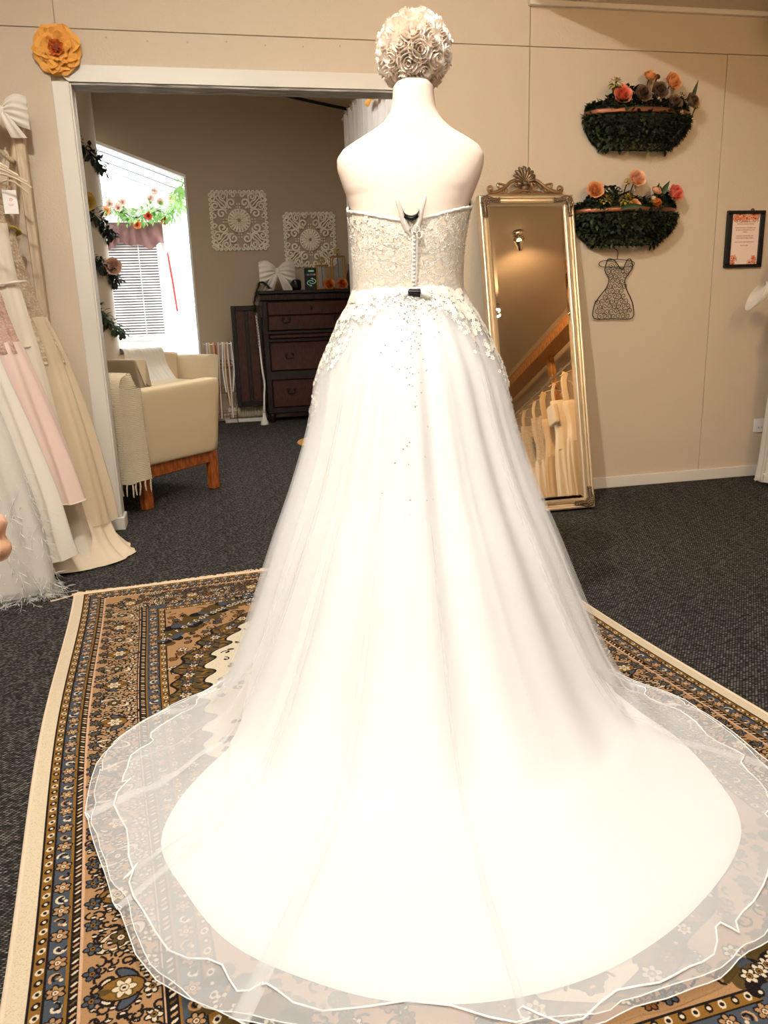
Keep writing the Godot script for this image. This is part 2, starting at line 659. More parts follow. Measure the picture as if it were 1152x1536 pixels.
func lace_mat(base := rgb8(236, 222, 200), thread := rgb8(252, 246, 236)) -> StandardMaterial3D:
	# corded lace: curling stems and petals in thread over net
	var s := 384
	var im := Image.create(s, s, false, Image.FORMAT_RGB8)
	var hm := Image.create(s, s, false, Image.FORMAT_RGB8)
	im.fill(base)
	hm.fill(Color(0.2, 0.2, 0.2))
	for y in range(0, s, 4):
		for x in range(0, s, 4):
			im.set_pixel(x, y, base.lerp(thread, 0.5))
			im.set_pixel((x + 2) % s, (y + 2) % s, base.darkened(0.12))
	for k in 90:
		var c := Vector2(rng.randf() * s, rng.randf() * s)
		var a0 := rng.randf() * TAU
		var petals := 5 + k % 3
		var r := 10.0 + rng.randf() * 12.0
		for q in petals:
			var a := a0 + TAU * q / petals
			for j in 26:
				var t := j / 25.0 * TAU
				var p := c + Vector2.from_angle(a) * r * 0.62 + Vector2(cos(t) * r * 0.5, sin(t) * r * 0.26).rotated(a)
				dab(im, hm, p, 1.7, thread, s)
		dab(im, hm, c, 3.0, thread, s)
	for k in 60:
		var c := Vector2(rng.randf() * s, rng.randf() * s)
		var a0 := rng.randf() * TAU
		for j in 60:
			var t := j / 59.0
			dab(im, hm, c + Vector2.from_angle(a0 + t * 9.0) * (2.0 + 20.0 * (1.0 - t)), 1.5, thread, s)
	var m := mat(Color.WHITE, 0.6)
	m.albedo_texture = ImageTexture.create_from_image(im)
	m.heightmap_enabled = true
	m.heightmap_texture = ImageTexture.create_from_image(hm)
	m.heightmap_scale = 0.3
	return m


func dab(im: Image, hm: Image, p: Vector2, r: float, c: Color, s: int) -> void:
	var k := int(ceil(r))
	for y in range(-k, k + 1):
		for x in range(-k, k + 1):
			if x * x + y * y <= r * r:
				var px := posmod(int(p.x) + x, s)
				var py := posmod(int(p.y) + y, s)
				im.set_pixel(px, py, c)
				hm.set_pixel(px, py, Color.WHITE)


func room() -> void:
	# floor
	var f := MB.new()
	f.box(Vector3(0.75, -0.05, 1.1), Vector3(6.4, 0.1, 11.4), 0.0)
	for k in f.uv.size():
		f.uv[k] = Vector2(f.v[k].x, f.v[k].z) / 0.34
	struct("floor", f, M.carpet)
	# the panelled wall with its opening
	var wb := struct("wall_back", boxes([[Vector3(-2.3, 0, -0.12), Vector3(-0.525, 3.72, -0.012)], [Vector3(1.15, 0, -0.12), Vector3(3.85, 3.72, -0.012)], [Vector3(-0.525, 2.242, -0.12), Vector3(1.15, 3.72, -0.012)]], 0.0), M.wall)
	for p in [[-2.2, -1.757, 0.0, 2.471], [-1.753, -0.602, 0.0, 2.471], [-0.602, 1.225, 2.315, 2.471], [1.225, 1.843, 0.0, 2.471], [1.847, 3.043, 0.0, 2.471], [3.047, 3.75, 0.0, 2.471], [-2.2, -1.757, 2.475, 3.62], [-1.753, -0.557, 2.475, 3.62], [-0.553, 1.843, 2.475, 3.62], [1.847, 3.75, 2.475, 2.69]]:
		part(wb, "wall_panel", boxes([[Vector3(p[0], p[2], -0.012), Vector3(p[1], p[3], 0.0)]], 0.0012), M.wall)
	var nail := MB.new()
	for k in 9:
		nail.lathe([Vector2(0.0005, 0.0012), Vector2(0.004, 0.001), Vector2(0.005, 0.0)], 8, Vector3(-0.52 + k * 0.19, 2.435 + 0.006 * sin(k * 2.0), 0.0), Basis(Vector3.RIGHT, PI / 2))
	stuff(part(wb, "nail_heads", nail, M.wall_grey))
	# lining and architrave of the opening
	struct("trim_1", boxes([[Vector3(-0.602, 0.0, 0.0), Vector3(-0.524, 2.241, 0.014)]], 0.002), M.trim)
	var miter := MB.new()
	miter.ext(PackedVector2Array([Vector2(-0.602, 2.315), Vector2(-0.524, 2.241), Vector2(1.15, 2.241), Vector2(1.225, 2.315)]), 0.014)
	struct("trim_2", miter, M.trim)
	struct("trim_3", boxes([[Vector3(1.15, 0.0, 0.0), Vector3(1.225, 2.241, 0.014)]], 0.002), M.trim)
	struct("trim_4", boxes([[Vector3(-0.525, 0.0, -0.125), Vector3(-0.515, 2.236, 0.006)], [Vector3(1.141, 0.0, -0.125), Vector3(1.151, 2.236, 0.006)]], 0.002), M.trim)
	struct("trim_5", boxes([[Vector3(-0.515, 2.228, -0.125), Vector3(1.141, 2.24, 0.004)]], 0.002), M.whitewash)
	struct("baseboard_left", boxes([[Vector3(-2.2, 0.0, 0.0), Vector3(-0.6, 0.07, 0.018)], [Vector3(-0.6, 0.0, -0.13), Vector3(-0.503, 0.07, 0.022)]], 0.003), M.trim)
	struct("baseboard_right", boxes([[Vector3(1.225, 0.0, 0.0), Vector3(3.75, 0.07, 0.016)]], 0.003), M.trim)
	# the other walls, the high ceiling, the low soffit over the right side
	struct("wall_left", boxes([[Vector3(-2.3, 0, -0.12), Vector3(-2.2, 3.72, 6.7)]], 0.0), M.wall_plain)
	struct("wall_right", boxes([[Vector3(3.75, 0, -0.12), Vector3(3.85, 3.72, 6.7)]], 0.0), M.wall_plain)
	struct("wall_front", boxes([[Vector3(-2.3, 0, 6.6), Vector3(3.85, 3.72, 6.7)]], 0.0), M.wall_plain)
	struct("ceiling", boxes([[Vector3(-2.3, 3.62, -0.12), Vector3(1.9, 3.72, 6.7)]], 0.0), M.ceil)
	struct("ceiling_soffit", boxes([[Vector3(1.83, 2.69, 0.0), Vector3(3.75, 2.8, 6.6)], [Vector3(1.83, 2.8, 0.0), Vector3(1.93, 3.65, 6.6)]], 0.0), M.ceil)
	struct("trim_6", boxes([[Vector3(1.83, 2.664, 0.0), Vector3(3.75, 2.69, 0.03)]], 0.003), M.trim)


func back_room() -> void:
	# far wall: solid below and beside the raked opening into the sunroom
	var w := MB.new()
	w.ext(PackedVector2Array([Vector2(-1.75, -0.02), Vector2(-1.0, -0.02), Vector2(-1.0, 2.854), Vector2(-0.03, 2.49), Vector2(-0.03, -0.02), Vector2(1.75, -0.02), Vector2(1.75, 3.6), Vector2(-1.75, 3.95)]), 0.12, Vector3(0, 0, -4.43))
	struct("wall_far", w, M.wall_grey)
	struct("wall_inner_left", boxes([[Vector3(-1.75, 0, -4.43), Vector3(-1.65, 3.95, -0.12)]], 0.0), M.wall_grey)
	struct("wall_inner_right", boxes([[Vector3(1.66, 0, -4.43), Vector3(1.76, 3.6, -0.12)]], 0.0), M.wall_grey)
	var c := MB.new()
	c.ext(PackedVector2Array([Vector2(-1.75, 3.745), Vector2(1.76, 3.112), Vector2(1.76, 3.21), Vector2(-1.75, 3.85)]), 4.32, Vector3(0, 0, -4.43))
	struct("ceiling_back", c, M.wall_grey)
	var dt := MB.new()
	dt.ext(PackedVector2Array([Vector2(-1.65, 3.70), Vector2(1.66, 3.105), Vector2(1.66, 3.13), Vector2(-1.65, 3.727)]), 0.02, Vector3(0, 0, -4.31))
	struct("trim_7", dt, M.dark_trim)
	struct("baseboard_far", boxes([[Vector3(-0.03, 0.0, -4.31), Vector3(1.66, 0.07, -4.294)]], 0.003), M.trim)
	# white casing round the raked opening
	var cs := MB.new()
	cs.ext(PackedVector2Array([Vector2(-1.0, 2.854), Vector2(-0.03, 2.49), Vector2(-0.03, 2.462), Vector2(-1.0, 2.826)]), 0.13, Vector3(0, 0, -4.435))
	cs.box(Vector3(-0.041, 1.23, -4.37), Vector3(0.022, 2.46, 0.13))
	struct("trim_8", cs, M.white)
	# white column
	var col := MB.new()
	col.lathe([Vector2(0.0, 0.0), Vector2(0.19, 0.0), Vector2(0.19, 0.08), Vector2(0.165, 0.1), Vector2(0.165, 3.55), Vector2(0.0, 3.55)], 40, Vector3(-0.985, 0.0, -4.0))
	struct("trim_9", col, M.wall_plain)
	# sunroom: floor, end wall with a window, glazing at the right, translucent roof sheets on rafters
	struct("floor_sunroom", boxes([[Vector3(-2.4, -0.1, -6.6), Vector3(0.45, 0.0, -4.43)]], 0.0), M.whitewash)
	struct("wall_sunroom_left", boxes([[Vector3(-2.4, 0, -6.5), Vector3(-2.3, 3.4, -4.43)]], 0.0), M.white)
	var ew := MB.new()
	ew.ext(PackedVector2Array([Vector2(-2.4, 0), Vector2(-0.38, 0), Vector2(-0.38, 2.45), Vector2(-0.57, 2.45), Vector2(-2.4, 2.45)]), 0.1, Vector3(0, 0, -6.5))
	struct("wall_sunroom_end", ew, M.white)
	struct("trim_10", boxes([[Vector3(-2.4, 2.41, -6.42), Vector3(0.4, 2.5, -6.34)], [Vector3(0.30, 0.0, -6.5), Vector3(0.38, 2.45, -6.4)], [Vector3(-0.38, 0.0, -6.5), Vector3(-0.33, 2.45, -6.36)], [Vector3(-0.33, 0.62, -6.48), Vector3(0.30, 0.70, -6.4)], [Vector3(-0.33, 2.0, -6.48), Vector3(0.30, 2.06, -6.4)]], 0.004), M.white)
	struct("trim_11", boxes([[Vector3(0.33, 0.0, -6.4), Vector3(0.40, 0.72, -4.43)], [Vector3(0.33, 2.3, -6.4), Vector3(0.40, 2.4, -4.43)], [Vector3(0.33, 0.7, -5.45), Vector3(0.40, 2.35, -5.38)]], 0.004), M.white)
	var g := struct("window_1", boxes([[Vector3(-0.33, 0.7, -6.452), Vector3(0.30, 2.4, -6.448)]], 0.0), M.glass)
	part(g, "mullion", boxes([[Vector3(-0.03, 0.7, -6.47), Vector3(0.0, 2.4, -6.43)]], 0.002), M.white)
	struct("window_2", boxes([[Vector3(0.363, 0.72, -6.4), Vector3(0.367, 2.3, -4.43)]], 0.0), M.glass)
	var roof := mat(rgb8(246, 248, 250), 0.5)
	roof.backlight_enabled = true
	roof.backlight = Color(1.0, 1.0, 1.0)
	var rf := MB.new()
	for k in 4:
		rf.ext(PackedVector2Array([Vector2(-2.4, 3.40), Vector2(0.5, 2.31), Vector2(0.5, 2.316), Vector2(-2.4, 3.406)]), 0.66, Vector3(0, 0, -4.98 - k * 0.68))
	struct("ceiling_sunroom", rf, roof)
	for k in 4:
		var r := MB.new()
		r.ext(PackedVector2Array([Vector2(-2.4, 3.385), Vector2(0.5, 2.295), Vector2(0.5, 2.31), Vector2(-2.4, 3.40)]), 0.03, Vector3(0, 0, -5.0 - k * 0.68 + 0.0))
		struct("trim_%d" % (12 + k), r, mat(rgb8(120, 122, 128), 0.5))
	# the window behind its blind
	var wn := struct("window_3", boxes([[Vector3(-1.1, 0.86, -6.4), Vector3(-0.46, 0.9, -6.36)], [Vector3(-1.1, 2.2, -6.4), Vector3(-0.46, 2.24, -6.36)], [Vector3(-0.47, 0.86, -6.4), Vector3(-0.43, 2.24, -6.36)], [Vector3(-1.5, 0.86, -6.4), Vector3(-1.46, 2.24, -6.36)]], 0.003), M.white)
	part(wn, "pane", boxes([[Vector3(-1.46, 0.9, -6.397), Vector3(-0.47, 2.2, -6.393)]], 0.0), mat(rgb8(120, 110, 112), 0.2))
	# outside: pale paving, a pale building across the yard
	struct("ground", boxes([[Vector3(-14, -0.2, -30), Vector3(16, -0.1, -6.62)], [Vector3(0.47, -0.2, -6.62), Vector3(16, -0.1, -4.4)], [Vector3(-14, -0.2, -6.62), Vector3(-2.42, -0.1, -4.4)]], 0.0), mat(rgb8(205, 205, 205), 0.9))
	var h := thing("building", "pale building across the yard seen through the sunroom glass", "building", Vector3(-1.5, -0.1, -18.0))
	part(h, "wall", boxes([[Vector3(-7, 0, -4), Vector3(6, 4.2, 0)]], 0.02), mat(rgb8(196, 214, 226), 0.9))
	part(h, "roof", boxes([[Vector3(-7.3, 4.2, -4.3), Vector3(6.3, 4.5, 0.3)]], 0.05), mat(rgb8(170, 180, 190), 0.8))
	for k in 3:
		var wd := part(h, "window", boxes([[Vector3(0.4 + k * 1.9, 1.4, 0.0), Vector3(1.5 + k * 1.9, 2.9, 0.06)]], 0.01), M.white)
		part(wd, "pane", boxes([[Vector3(0.5 + k * 1.9, 1.5, 0.05), Vector3(1.4 + k * 1.9, 2.8, 0.07)]], 0.0), mat(rgb8(120, 150, 170), 0.15))
	car(Vector3(-0.1, -0.1, -13.0))


func car(at: Vector3) -> void:
	var t := thing("car", "pale car parked in the yard beyond the sunroom glass", "car", at, 0.35)
	var b := MB.new()
	b.grid(20, 14, func(a: float, s: float):
		var x := lerpf(-2.0, 2.0, s)
		var w := 0.82 * pow(1.0 - pow(absf(x) / 2.03, 6.0), 0.5)
		var h := 0.62 - 0.12 * pow(absf(x) / 2.0, 3.0)
		var c := cos(a * TAU)
		var sn := sin(a * TAU)
		return Vector3(x, 0.5 + signf(sn) * pow(absf(sn), 0.4) * h * 0.5, signf(c) * pow(absf(c), 0.4) * w), true, true)
	part(t, "body", b, mat(rgb8(150, 172, 188), 0.25))
	var c := MB.new()
	c.grid(20, 6, func(a: float, s: float):
		var k := 1.0 - 0.42 * s
		var cs := cos(a * TAU)
		var sn := sin(a * TAU)
		return Vector3(-0.2 + signf(cs) * pow(absf(cs), 0.4) * 1.3 * k, 0.75 + 0.6 * s, signf(sn) * pow(absf(sn), 0.4) * 0.74 * (1.0 - 0.2 * s)), true)
	c.box(Vector3(-0.2, 1.36, 0), Vector3(1.5, 0.05, 1.15), 0.02)
	part(t, "cabin", c, mat(rgb8(96, 112, 124), 0.12))
	for x in [-1.25, 1.25]:
		for z in [-0.78, 0.78]:
			var wl := MB.new()
			wl.lathe([Vector2(0.01, -0.09), Vector2(0.26, -0.09), Vector2(0.31, -0.06), Vector2(0.31, 0.06), Vector2(0.26, 0.09), Vector2(0.01, 0.09)], 24, Vector3(x, 0.31, z), Basis(Vector3.RIGHT, PI / 2))
			part(t, "wheel", wl, M.black)


# ------------------------------------------------------------------ rug
var C_TAN := rgb8(188, 146, 102)
var C_DARK := rgb8(36, 30, 30)
var C_BLUE := rgb8(80, 88, 98)
var C_GOLD := rgb8(150, 108, 48)
var C_CREAM := rgb8(236, 218, 186)
var C_OLIVE := rgb8(98, 78, 42)
var C_RUST := rgb8(150, 96, 52)


func disc(im: Image, c: Vector2, rx: float, ry: float, a: float, col: Color) -> void:
	var r := int(ceil(maxf(rx, ry)))
	var ca := cos(a)
	var sa := sin(a)
	var w := im.get_width()
	var h := im.get_height()
	for y in range(maxi(0, int(c.y) - r), mini(h, int(c.y) + r + 1)):
		for x in range(maxi(0, int(c.x) - r), mini(w, int(c.x) + r + 1)):
			var dx := x - c.x
			var dy := y - c.y
			var u := (dx * ca + dy * sa) / rx
			var v := (dy * ca - dx * sa) / ry
			if u * u + v * v <= 1.0:
				im.set_pixel(x, y, col)


func stroke(im: Image, c: Vector2, r0: float, r1: float, a0: float, turns: float, wd: float, col: Color) -> void:
	var m := int(absf(turns) * TAU * maxf(r0, r1) / 1.6) + 3
	for k in m + 1:
		var t := float(k) / m
		disc(im, c + Vector2.from_angle(a0 + turns * TAU * t) * lerpf(r0, r1, t), wd, wd, 0, col)


func bloom(im: Image, c: Vector2, r: float, petals: int, a0: float, edge: Color, petal: Color, mid: Color, heart: Color) -> void:
	for pass_ in 2:
		for k in petals:
			var a := a0 + TAU * k / petals
			var g := 1.8 if pass_ == 0 else 0.0
			disc(im, c + Vector2.from_angle(a) * r * 0.62, r * 0.40 + g, r * 0.27 + g, a, edge if pass_ == 0 else petal)
	disc(im, c, r * 0.42, r * 0.42, 0, edge)
	disc(im, c, r * 0.34, r * 0.34, 0, mid)
	disc(im, c, r * 0.15, r * 0.15, 0, heart)


func palmette(im: Image, c: Vector2, r: float, a: float) -> void:
	var d := Vector2.from_angle(a)
	var s := Vector2(-d.y, d.x)
	for k in [-1.0, 1.0]:
		disc(im, c - d * r * 0.2 + s * k * r * 0.62, r * 0.52, r * 0.26, a + k * 0.7, C_DARK)
		disc(im, c - d * r * 0.2 + s * k * r * 0.62, r * 0.42, r * 0.18, a + k * 0.7, C_BLUE)
		disc(im, c + d * r * 0.55 + s * k * r * 0.45, r * 0.34, r * 0.2, a - k * 0.6, C_DARK)
		disc(im, c + d * r * 0.55 + s * k * r * 0.45, r * 0.2, r * 0.1, a - k * 0.6, C_CREAM)
	disc(im, c, r * 0.86, r * 0.56, a, C_DARK)
	disc(im, c, r * 0.78, r * 0.49, a, C_GOLD)
	disc(im, c + d * r * 0.7, r * 0.34, r * 0.14, a, C_OLIVE)
	bloom(im, c - d * r * 0.08, r * 0.42, 6, a, C_OLIVE, C_CREAM, C_CREAM, C_DARK)


func cartouche(im: Image, c: Vector2, r: float, a: float) -> void:
	for g in [[1.0, C_DARK], [0.92, C_CREAM], [0.70, C_DARK], [0.64, C_TAN]]:
		var q: float = g[0]
		disc(im, c, r * q, r * 0.46 * q, a, g[1])
		for k in [-1.0, 1.0]:
			disc(im, c + Vector2(cos(a), sin(a)) * r * 0.35 * k, r * 0.5 * q, r * 0.36 * q, a, g[1])
	bloom(im, c, r * 0.36, 6, a, C_DARK, C_OLIVE, C_CREAM, C_RUST)


func rug_texture() -> ImageTexture:
	# one quarter is knotted, then mirrored; 1.5 mm a pixel
	var W := 640
	var H := 954
	var im := Image.create(W, H, false, Image.FORMAT_RGB8)
	var px := 666.7
	im.fill(C_CREAM)
	var ov := 18
	var bands := [[0.038, C_DARK], [0.0425, C_GOLD], [0.062, C_DARK], [0.066, C_BLUE], [0.098, C_GOLD], [0.104, C_DARK], [0.121, rgb8(226, 184, 150)], [0.127, C_TAN], [0.258, C_DARK], [0.261, rgb8(226, 184, 150)], [0.265, C_DARK], [0.286, C_GOLD], [0.290, C_BLUE], [0.328, C_DARK], [0.331, C_GOLD], [0.352, C_DARK], [0.356, C_TAN]]
	for b in bands:
		var o := int(b[0] * px)
		im.fill_rect(Rect2i(o, o - ov, W - o, H - o + ov), b[1])
	# field: scattered flowers and tendrils
	var r2 := RandomNumberGenerator.new()
	r2.seed = 5
	var outer := [[0.0, 0.63], [0.30, 0.615], [0.48, 0.59], [0.60, 0.56], [0.76, 0.483], [0.90, 0.366], [1.01, 0.2], [1.10, 0.0], [2.0, -1.0]]
	for k in 760:
		var u := r2.randf_range(0.37, 0.96)
		var v := r2.randf_range(0.35, 1.43)
		var c := Vector2(u, v) * px
		if r2.randf() < 0.5:
			stroke(im, c, 4.0, 14.0, r2.randf() * TAU, r2.randf_range(-0.5, 0.5), 1.6, C_DARK)
			disc(im, c, 4, 2.5, r2.randf() * PI, C_OLIVE)
		else:
			bloom(im, c, r2.randf_range(7, 12), 5 + k % 2, r2.randf() * TAU, C_DARK, [C_BLUE, C_CREAM, C_OLIVE, C_RUST][k % 4], C_GOLD, C_DARK)
	# dark corner pieces
	for k in 16:
		var t := k / 15.0
		for q in 4:
			var c := Vector2(0.36 + 0.36 * t, 0.36 + 0.30 * pow(1.0 - t, 1.6)) * px - Vector2(8, 14) * q
			disc(im, c + Vector2(6 * sin(k * 2.1), 6 * cos(k * 1.7)), 17, 13, k, [C_OLIVE, C_DARK, C_BLUE, C_OLIVE][(k + q) % 4])
		bloom(im, Vector2(0.36 + 0.34 * t, 0.36 + 0.26 * pow(1.0 - t, 1.6)) * px - Vector2(4, 8), 10, 6, k, C_DARK, C_CREAM, C_GOLD, C_DARK)
	# the great medallion: dark scalloped belt, cream inside
	for y in range(250, H):
		var dv := (H - y) / px
		for x in range(235, W):
			var du := (640 - x) / px
			var e := table(outer, dv) - du + 0.016 * sin(dv * 62.0) * (1.0 if dv < 1.0 else 0.5) + 0.010 * sin(dv * 25.0)
			if e > 0.0:
				var col := C_OLIVE
				if e < 0.010:
					col = C_DARK
				elif e > 0.10 + 0.020 * absf(sin(dv * 31.0)):
					col = rgb8(240, 226, 196)
				elif e > 0.092 + 0.020 * absf(sin(dv * 31.0)):
					col = C_DARK
				elif sin(x * 0.22 + 3.0 * sin(y * 0.11)) * sin(y * 0.19) > 0.45:
					col = C_GOLD
				elif sin(x * 0.31 + y * 0.07) * sin(y * 0.27 - x * 0.05) > 0.55:
					col = C_BLUE
				elif sin(x * 0.17 - y * 0.21) > 0.86:
					col = C_DARK
				im.set_pixel(x, y, col)
	for k in 46:
		var dv := 1.05 * k / 46.0
		var e: float = table(outer, dv) - 0.05
		bloom(im, Vector2(640 - e * px, H - dv * px), 9.0 + 3.0 * (k % 2), 6, k * 0.7, C_DARK, [C_CREAM, C_BLUE, C_GOLD][k % 3], C_RUST, C_CREAM)
	for k in 330:
		var v := r2.randf_range(0.3, 1.43)
		var room_: float = table(outer, 1.43 - v) - 0.15
		if room_ <= 0.02:
			continue
		var c := Vector2(0.96 - r2.randf() * room_, v) * px
		match k % 3:
			0:
				stroke(im, c, 3.0, 13.0, r2.randf() * TAU, r2.randf_range(-0.7, 0.7), 1.7, C_DARK)
				disc(im, c, 5, 3, r2.randf() * PI, C_DARK)
			1:
				disc(im, c, 8, 4.5, r2.randf() * PI, C_DARK)
				disc(im, c, 5, 2.4, r2.randf() * PI, C_OLIVE)
			2:
				bloom(im, c, r2.randf_range(7, 12), 5, r2.randf() * TAU, C_DARK, C_OLIVE, C_GOLD, C_CREAM)
	# running borders, down the side and along the end
	for side in 2:
		var length := float(H) if side == 0 else 640.0
		for guard in [[0.052, 9.0], [0.342, 9.0]]:
			var n := int(length / 17.0)
			for k in n:
				var c := spot(side, guard[0] * px, k * 17.0 + 8.0, ov)
				if inside(side, c, guard[0] * px, ov):
					disc(im, c, 6.0, 4.4, 0.9 + side, C_DARK if k % 2 else C_CREAM)
					disc(im, c, 2.5, 2.5, 0, C_CREAM if k % 2 else C_DARK)
		for guard in [0.1125, 0.2755]:
			for k in int(length / 9.0):
				var c := spot(side, guard * px, k * 9.0, ov)
				if inside(side, c, guard * px, ov):
					disc(im, c, 5.0, 1.9, 0.6 if side == 0 else 2.2, [C_CREAM, rgb8(206, 158, 110), C_CREAM, C_OLIVE][k % 4])
		for band in [0.082, 0.309]:
			for k in int(length / 46.0) + 1:
				var c := spot(side, band * px, k * 46.0 + 20.0, ov)
				if inside(side, c, band * px, ov):
					bloom(im, c, 10.5, 6, k, C_DARK, C_TAN, C_CREAM, C_RUST)
					var d := spot(side, band * px, k * 46.0 + 43.0, ov)
					stroke(im, d, 2.0, 9.0, k * 2.4, 0.8, 1.6, C_CREAM if k % 2 else rgb8(206, 158, 110))
					stroke(im, d + Vector2(2, 1), 2.0, 7.0, k * 2.4 + 2.0, 0.5, 1.5, C_DARK)
					disc(im, d + Vector2(5, -5), 2.6, 2.6, 0, C_CREAM)
		for k in int(length / 82.0) + 1:
			var along := H - 82.0 * (int(H / 82.0) - k) if side == 0 else 640.0 - 82.0 * (7 - k)
			var c := spot(side, 0.192 * px, along, 0)
			if not inside(side, c, 0.192 * px, ov):
				continue
			if k % 2 == 0:
				cartouche(im, c, 36.0, 0.5 if side == 0 else PI / 2 + 0.5)
			else:
				palmette(im, c, 32.0, (0.0 if (k / 2) % 2 else PI) + (0.0 if side == 0 else PI / 2))
			for q in 4:
				var f := spot(side, (0.142 if q % 2 else 0.243) * px, along + (q / 2) * 41.0 - 8.0, 0)
				if inside(side, f, 0.192 * px, ov):
					bloom(im, f, 10.0, 5, q + k, C_DARK, [C_CREAM, C_BLUE][q % 2], C_GOLD, C_DARK)
					stroke(im, f + Vector2(8, 14), 3, 10, q * 1.7 + k, 0.6, 1.6, C_DARK)
	for k in 2200:
		var side := k % 2
		var along := r2.randf_range(60.0, 945.0 if side == 0 else 630.0)
		var f := spot(side, r2.randf_range(0.134, 0.252) * px, along, ov)
		if not inside(side, f, 0.25 * px, ov) or absf(im.get_pixelv(Vector2i(f.clamp(Vector2.ZERO, Vector2(639, 953)))).r - C_TAN.r) > 0.01:
			continue
		match k % 4:
			0, 1:
				disc(im, f, 5.5, 3.2, r2.randf() * PI, C_DARK)
				disc(im, f, 3.2, 1.6, 0, [C_CREAM, C_BLUE][k % 2])
			2:
				stroke(im, f, 2.0, 8.0, r2.randf() * TAU, r2.randf_range(-0.8, 0.8), 1.5, C_DARK)
			3:
				bloom(im, f, r2.randf_range(5.5, 8.5), 5, k, C_DARK, [C_CREAM, C_RUST, C_BLUE][k % 3], C_GOLD, C_DARK)
	# wool: knots of slightly different tone
	for k in 90000:
		var x := r2.randi() % W
		var y := r2.randi() % H
		im.set_pixel(x, y, im.get_pixel(x, y).lerp(C_TAN if k % 2 else C_DARK, 0.16))
	var full := Image.create(W * 2, H * 2, false, Image.FORMAT_RGB8)
	full.blit_rect(im, Rect2i(0, 0, W, H), Vector2i.ZERO)
	im.flip_x()
	full.blit_rect(im, Rect2i(0, 0, W, H), Vector2i(W, 0))
	im.flip_y()
	full.blit_rect(im, Rect2i(0, 0, W, H), Vector2i(W, H))
	im.flip_x()
	full.blit_rect(im, Rect2i(0, 0, W, H), Vector2i(0, H))
	return ImageTexture.create_from_image(full)


func spot(side: int, across: float, along: float, ov: int) -> Vector2:
	return Vector2(across, along) if side == 0 else Vector2(along, across - ov)


func inside(side: int, c: Vector2, across: float, ov: int) -> bool:
	# each run stops at the mitre of its corner
	return c.y + ov > across - 4.0 if side == 0 else c.x > across + 6.0


func rug() -> void:
	var t := thing("patterned_rug", "large tan and slate oriental style rug with floral borders under the gown train", "rug", Vector3(-0.627, 0, 1.074), 0.0911)
	var bump := noise_tex(0.35, 256, FastNoiseLite.TYPE_SIMPLEX_SMOOTH, null, 2)
	var m := mat(Color(0.89, 0.89, 0.89), 0.95)
	m.albedo_texture = rug_texture()
	m.metallic_specular = 0.15
	var b := MB.new()
	b.grid(40, 60, func(u: float, v: float):
		var x: float = u * 1.92 + 0.010 * sin(v * 9.0 + 1.0) - 0.010 * sin(v * PI) * (1.0 - u)
		return Vector3(x, 0.011 + 0.0012 * sin(u * 13.0 + v * 7.0), v * 2.86 + 0.006 * sin(u * 11.0)))
	part(t, "pile", b, m)
	var cream := bumpy(mat(rgb8(232, 212, 184), 0.95), bump, 0.1, Vector3.ONE * 20.0)
	for s in [0.0, 1.0]:
		var e := MB.new()
		var line := []
		for k in 61:
			var v := k / 60.0
			line.append(Vector3(s * 1.92 + 0.010 * sin(v * 9.0 + 1.0) - 0.010 * sin(v * PI) * (1.0 - s), 0.0062, v * 2.86 + 0.006 * sin(s * 11.0)))
		e.tube(line, 0.0062, 8)
		part(t, "binding", e, cream)
	var f := MB.new()
	for end in [0, 1]:
		for k in 330:
			var u := k / 329.0
			var p := Vector3(u * 1.92, 0.009, (0.0 if end == 0 else 2.86) + 0.006 * sin(u * 11.0))
			var d := (-1.0 if end == 0 else 1.0)
			var l := rng.randf_range(0.018, 0.05)
			var sw := rng.randf_range(-0.03, 0.03)
			f.tube([p, p + Vector3(sw * 0.3, 0.004, d * l * 0.5), p + Vector3(sw, -0.005, d * l)], [0.0028, 0.0024, 0.0012], 5, false)
		f.box(Vector3(0.96, 0.0075, (-0.004 if end == 0 else 2.864)), Vector3(1.92, 0.012, 0.022), 0.004)
	f.tube([Vector3(0.0, 0.009, 0.0), Vector3(-0.04, 0.006, 0.012), Vector3(-0.085, 0.005, 0.03)], [0.002, 0.0025, 0.0045], 6)
	stuff(part(t, "fringe", f, mat(rgb8(232, 206, 172), 0.95)))


# ------------------------------------------------------------------ dress form and gown
var BODY := [[1.12, 0.006, 0.172, 0.128], [1.185, 0.013, 0.142, 0.100], [1.24, 0.013, 0.145, 0.103], [1.32, 0.016, 0.150, 0.112], [1.40, 0.020, 0.161, 0.112], [1.44, 0.024, 0.176, 0.108], [1.49, 0.026, 0.195, 0.100], [1.52, 0.026, 0.204, 0.092], [1.548, 0.027, 0.205, 0.083], [1.572, 0.028, 0.187, 0.076], [1.59, 0.030, 0.158, 0.072], [1.605, 0.031, 0.130, 0.070], [1.62, 0.034, 0.103, 0.068], [1.638, 0.037, 0.080, 0.064], [1.665, 0.039, 0.062, 0.058], [1.70, 0.039, 0.057, 0.055], [1.722, 0.039, 0.055, 0.053], [1.736, 0.039, 0.044, 0.043], [1.744, 0.039, 0.024, 0.024], [1.746, 0.039, 0.002, 0.002]]
var HEM_SATIN := [[-180, 0.50], [-95, 0.52], [-75, 0.55], [-56, 0.619], [-46, 0.712], [-42, 0.829], [-38, 0.952], [-33, 1.063], [-25, 1.146], [-17, 1.229], [-9, 1.274], [-3, 1.299], [4, 1.304], [12, 1.284], [19, 1.247], [27, 1.194], [38, 1.115], [43, 1.05], [47, 0.975], [55, 0.83], [62, 0.70], [75, 0.58], [95, 0.54], [180, 0.50]]
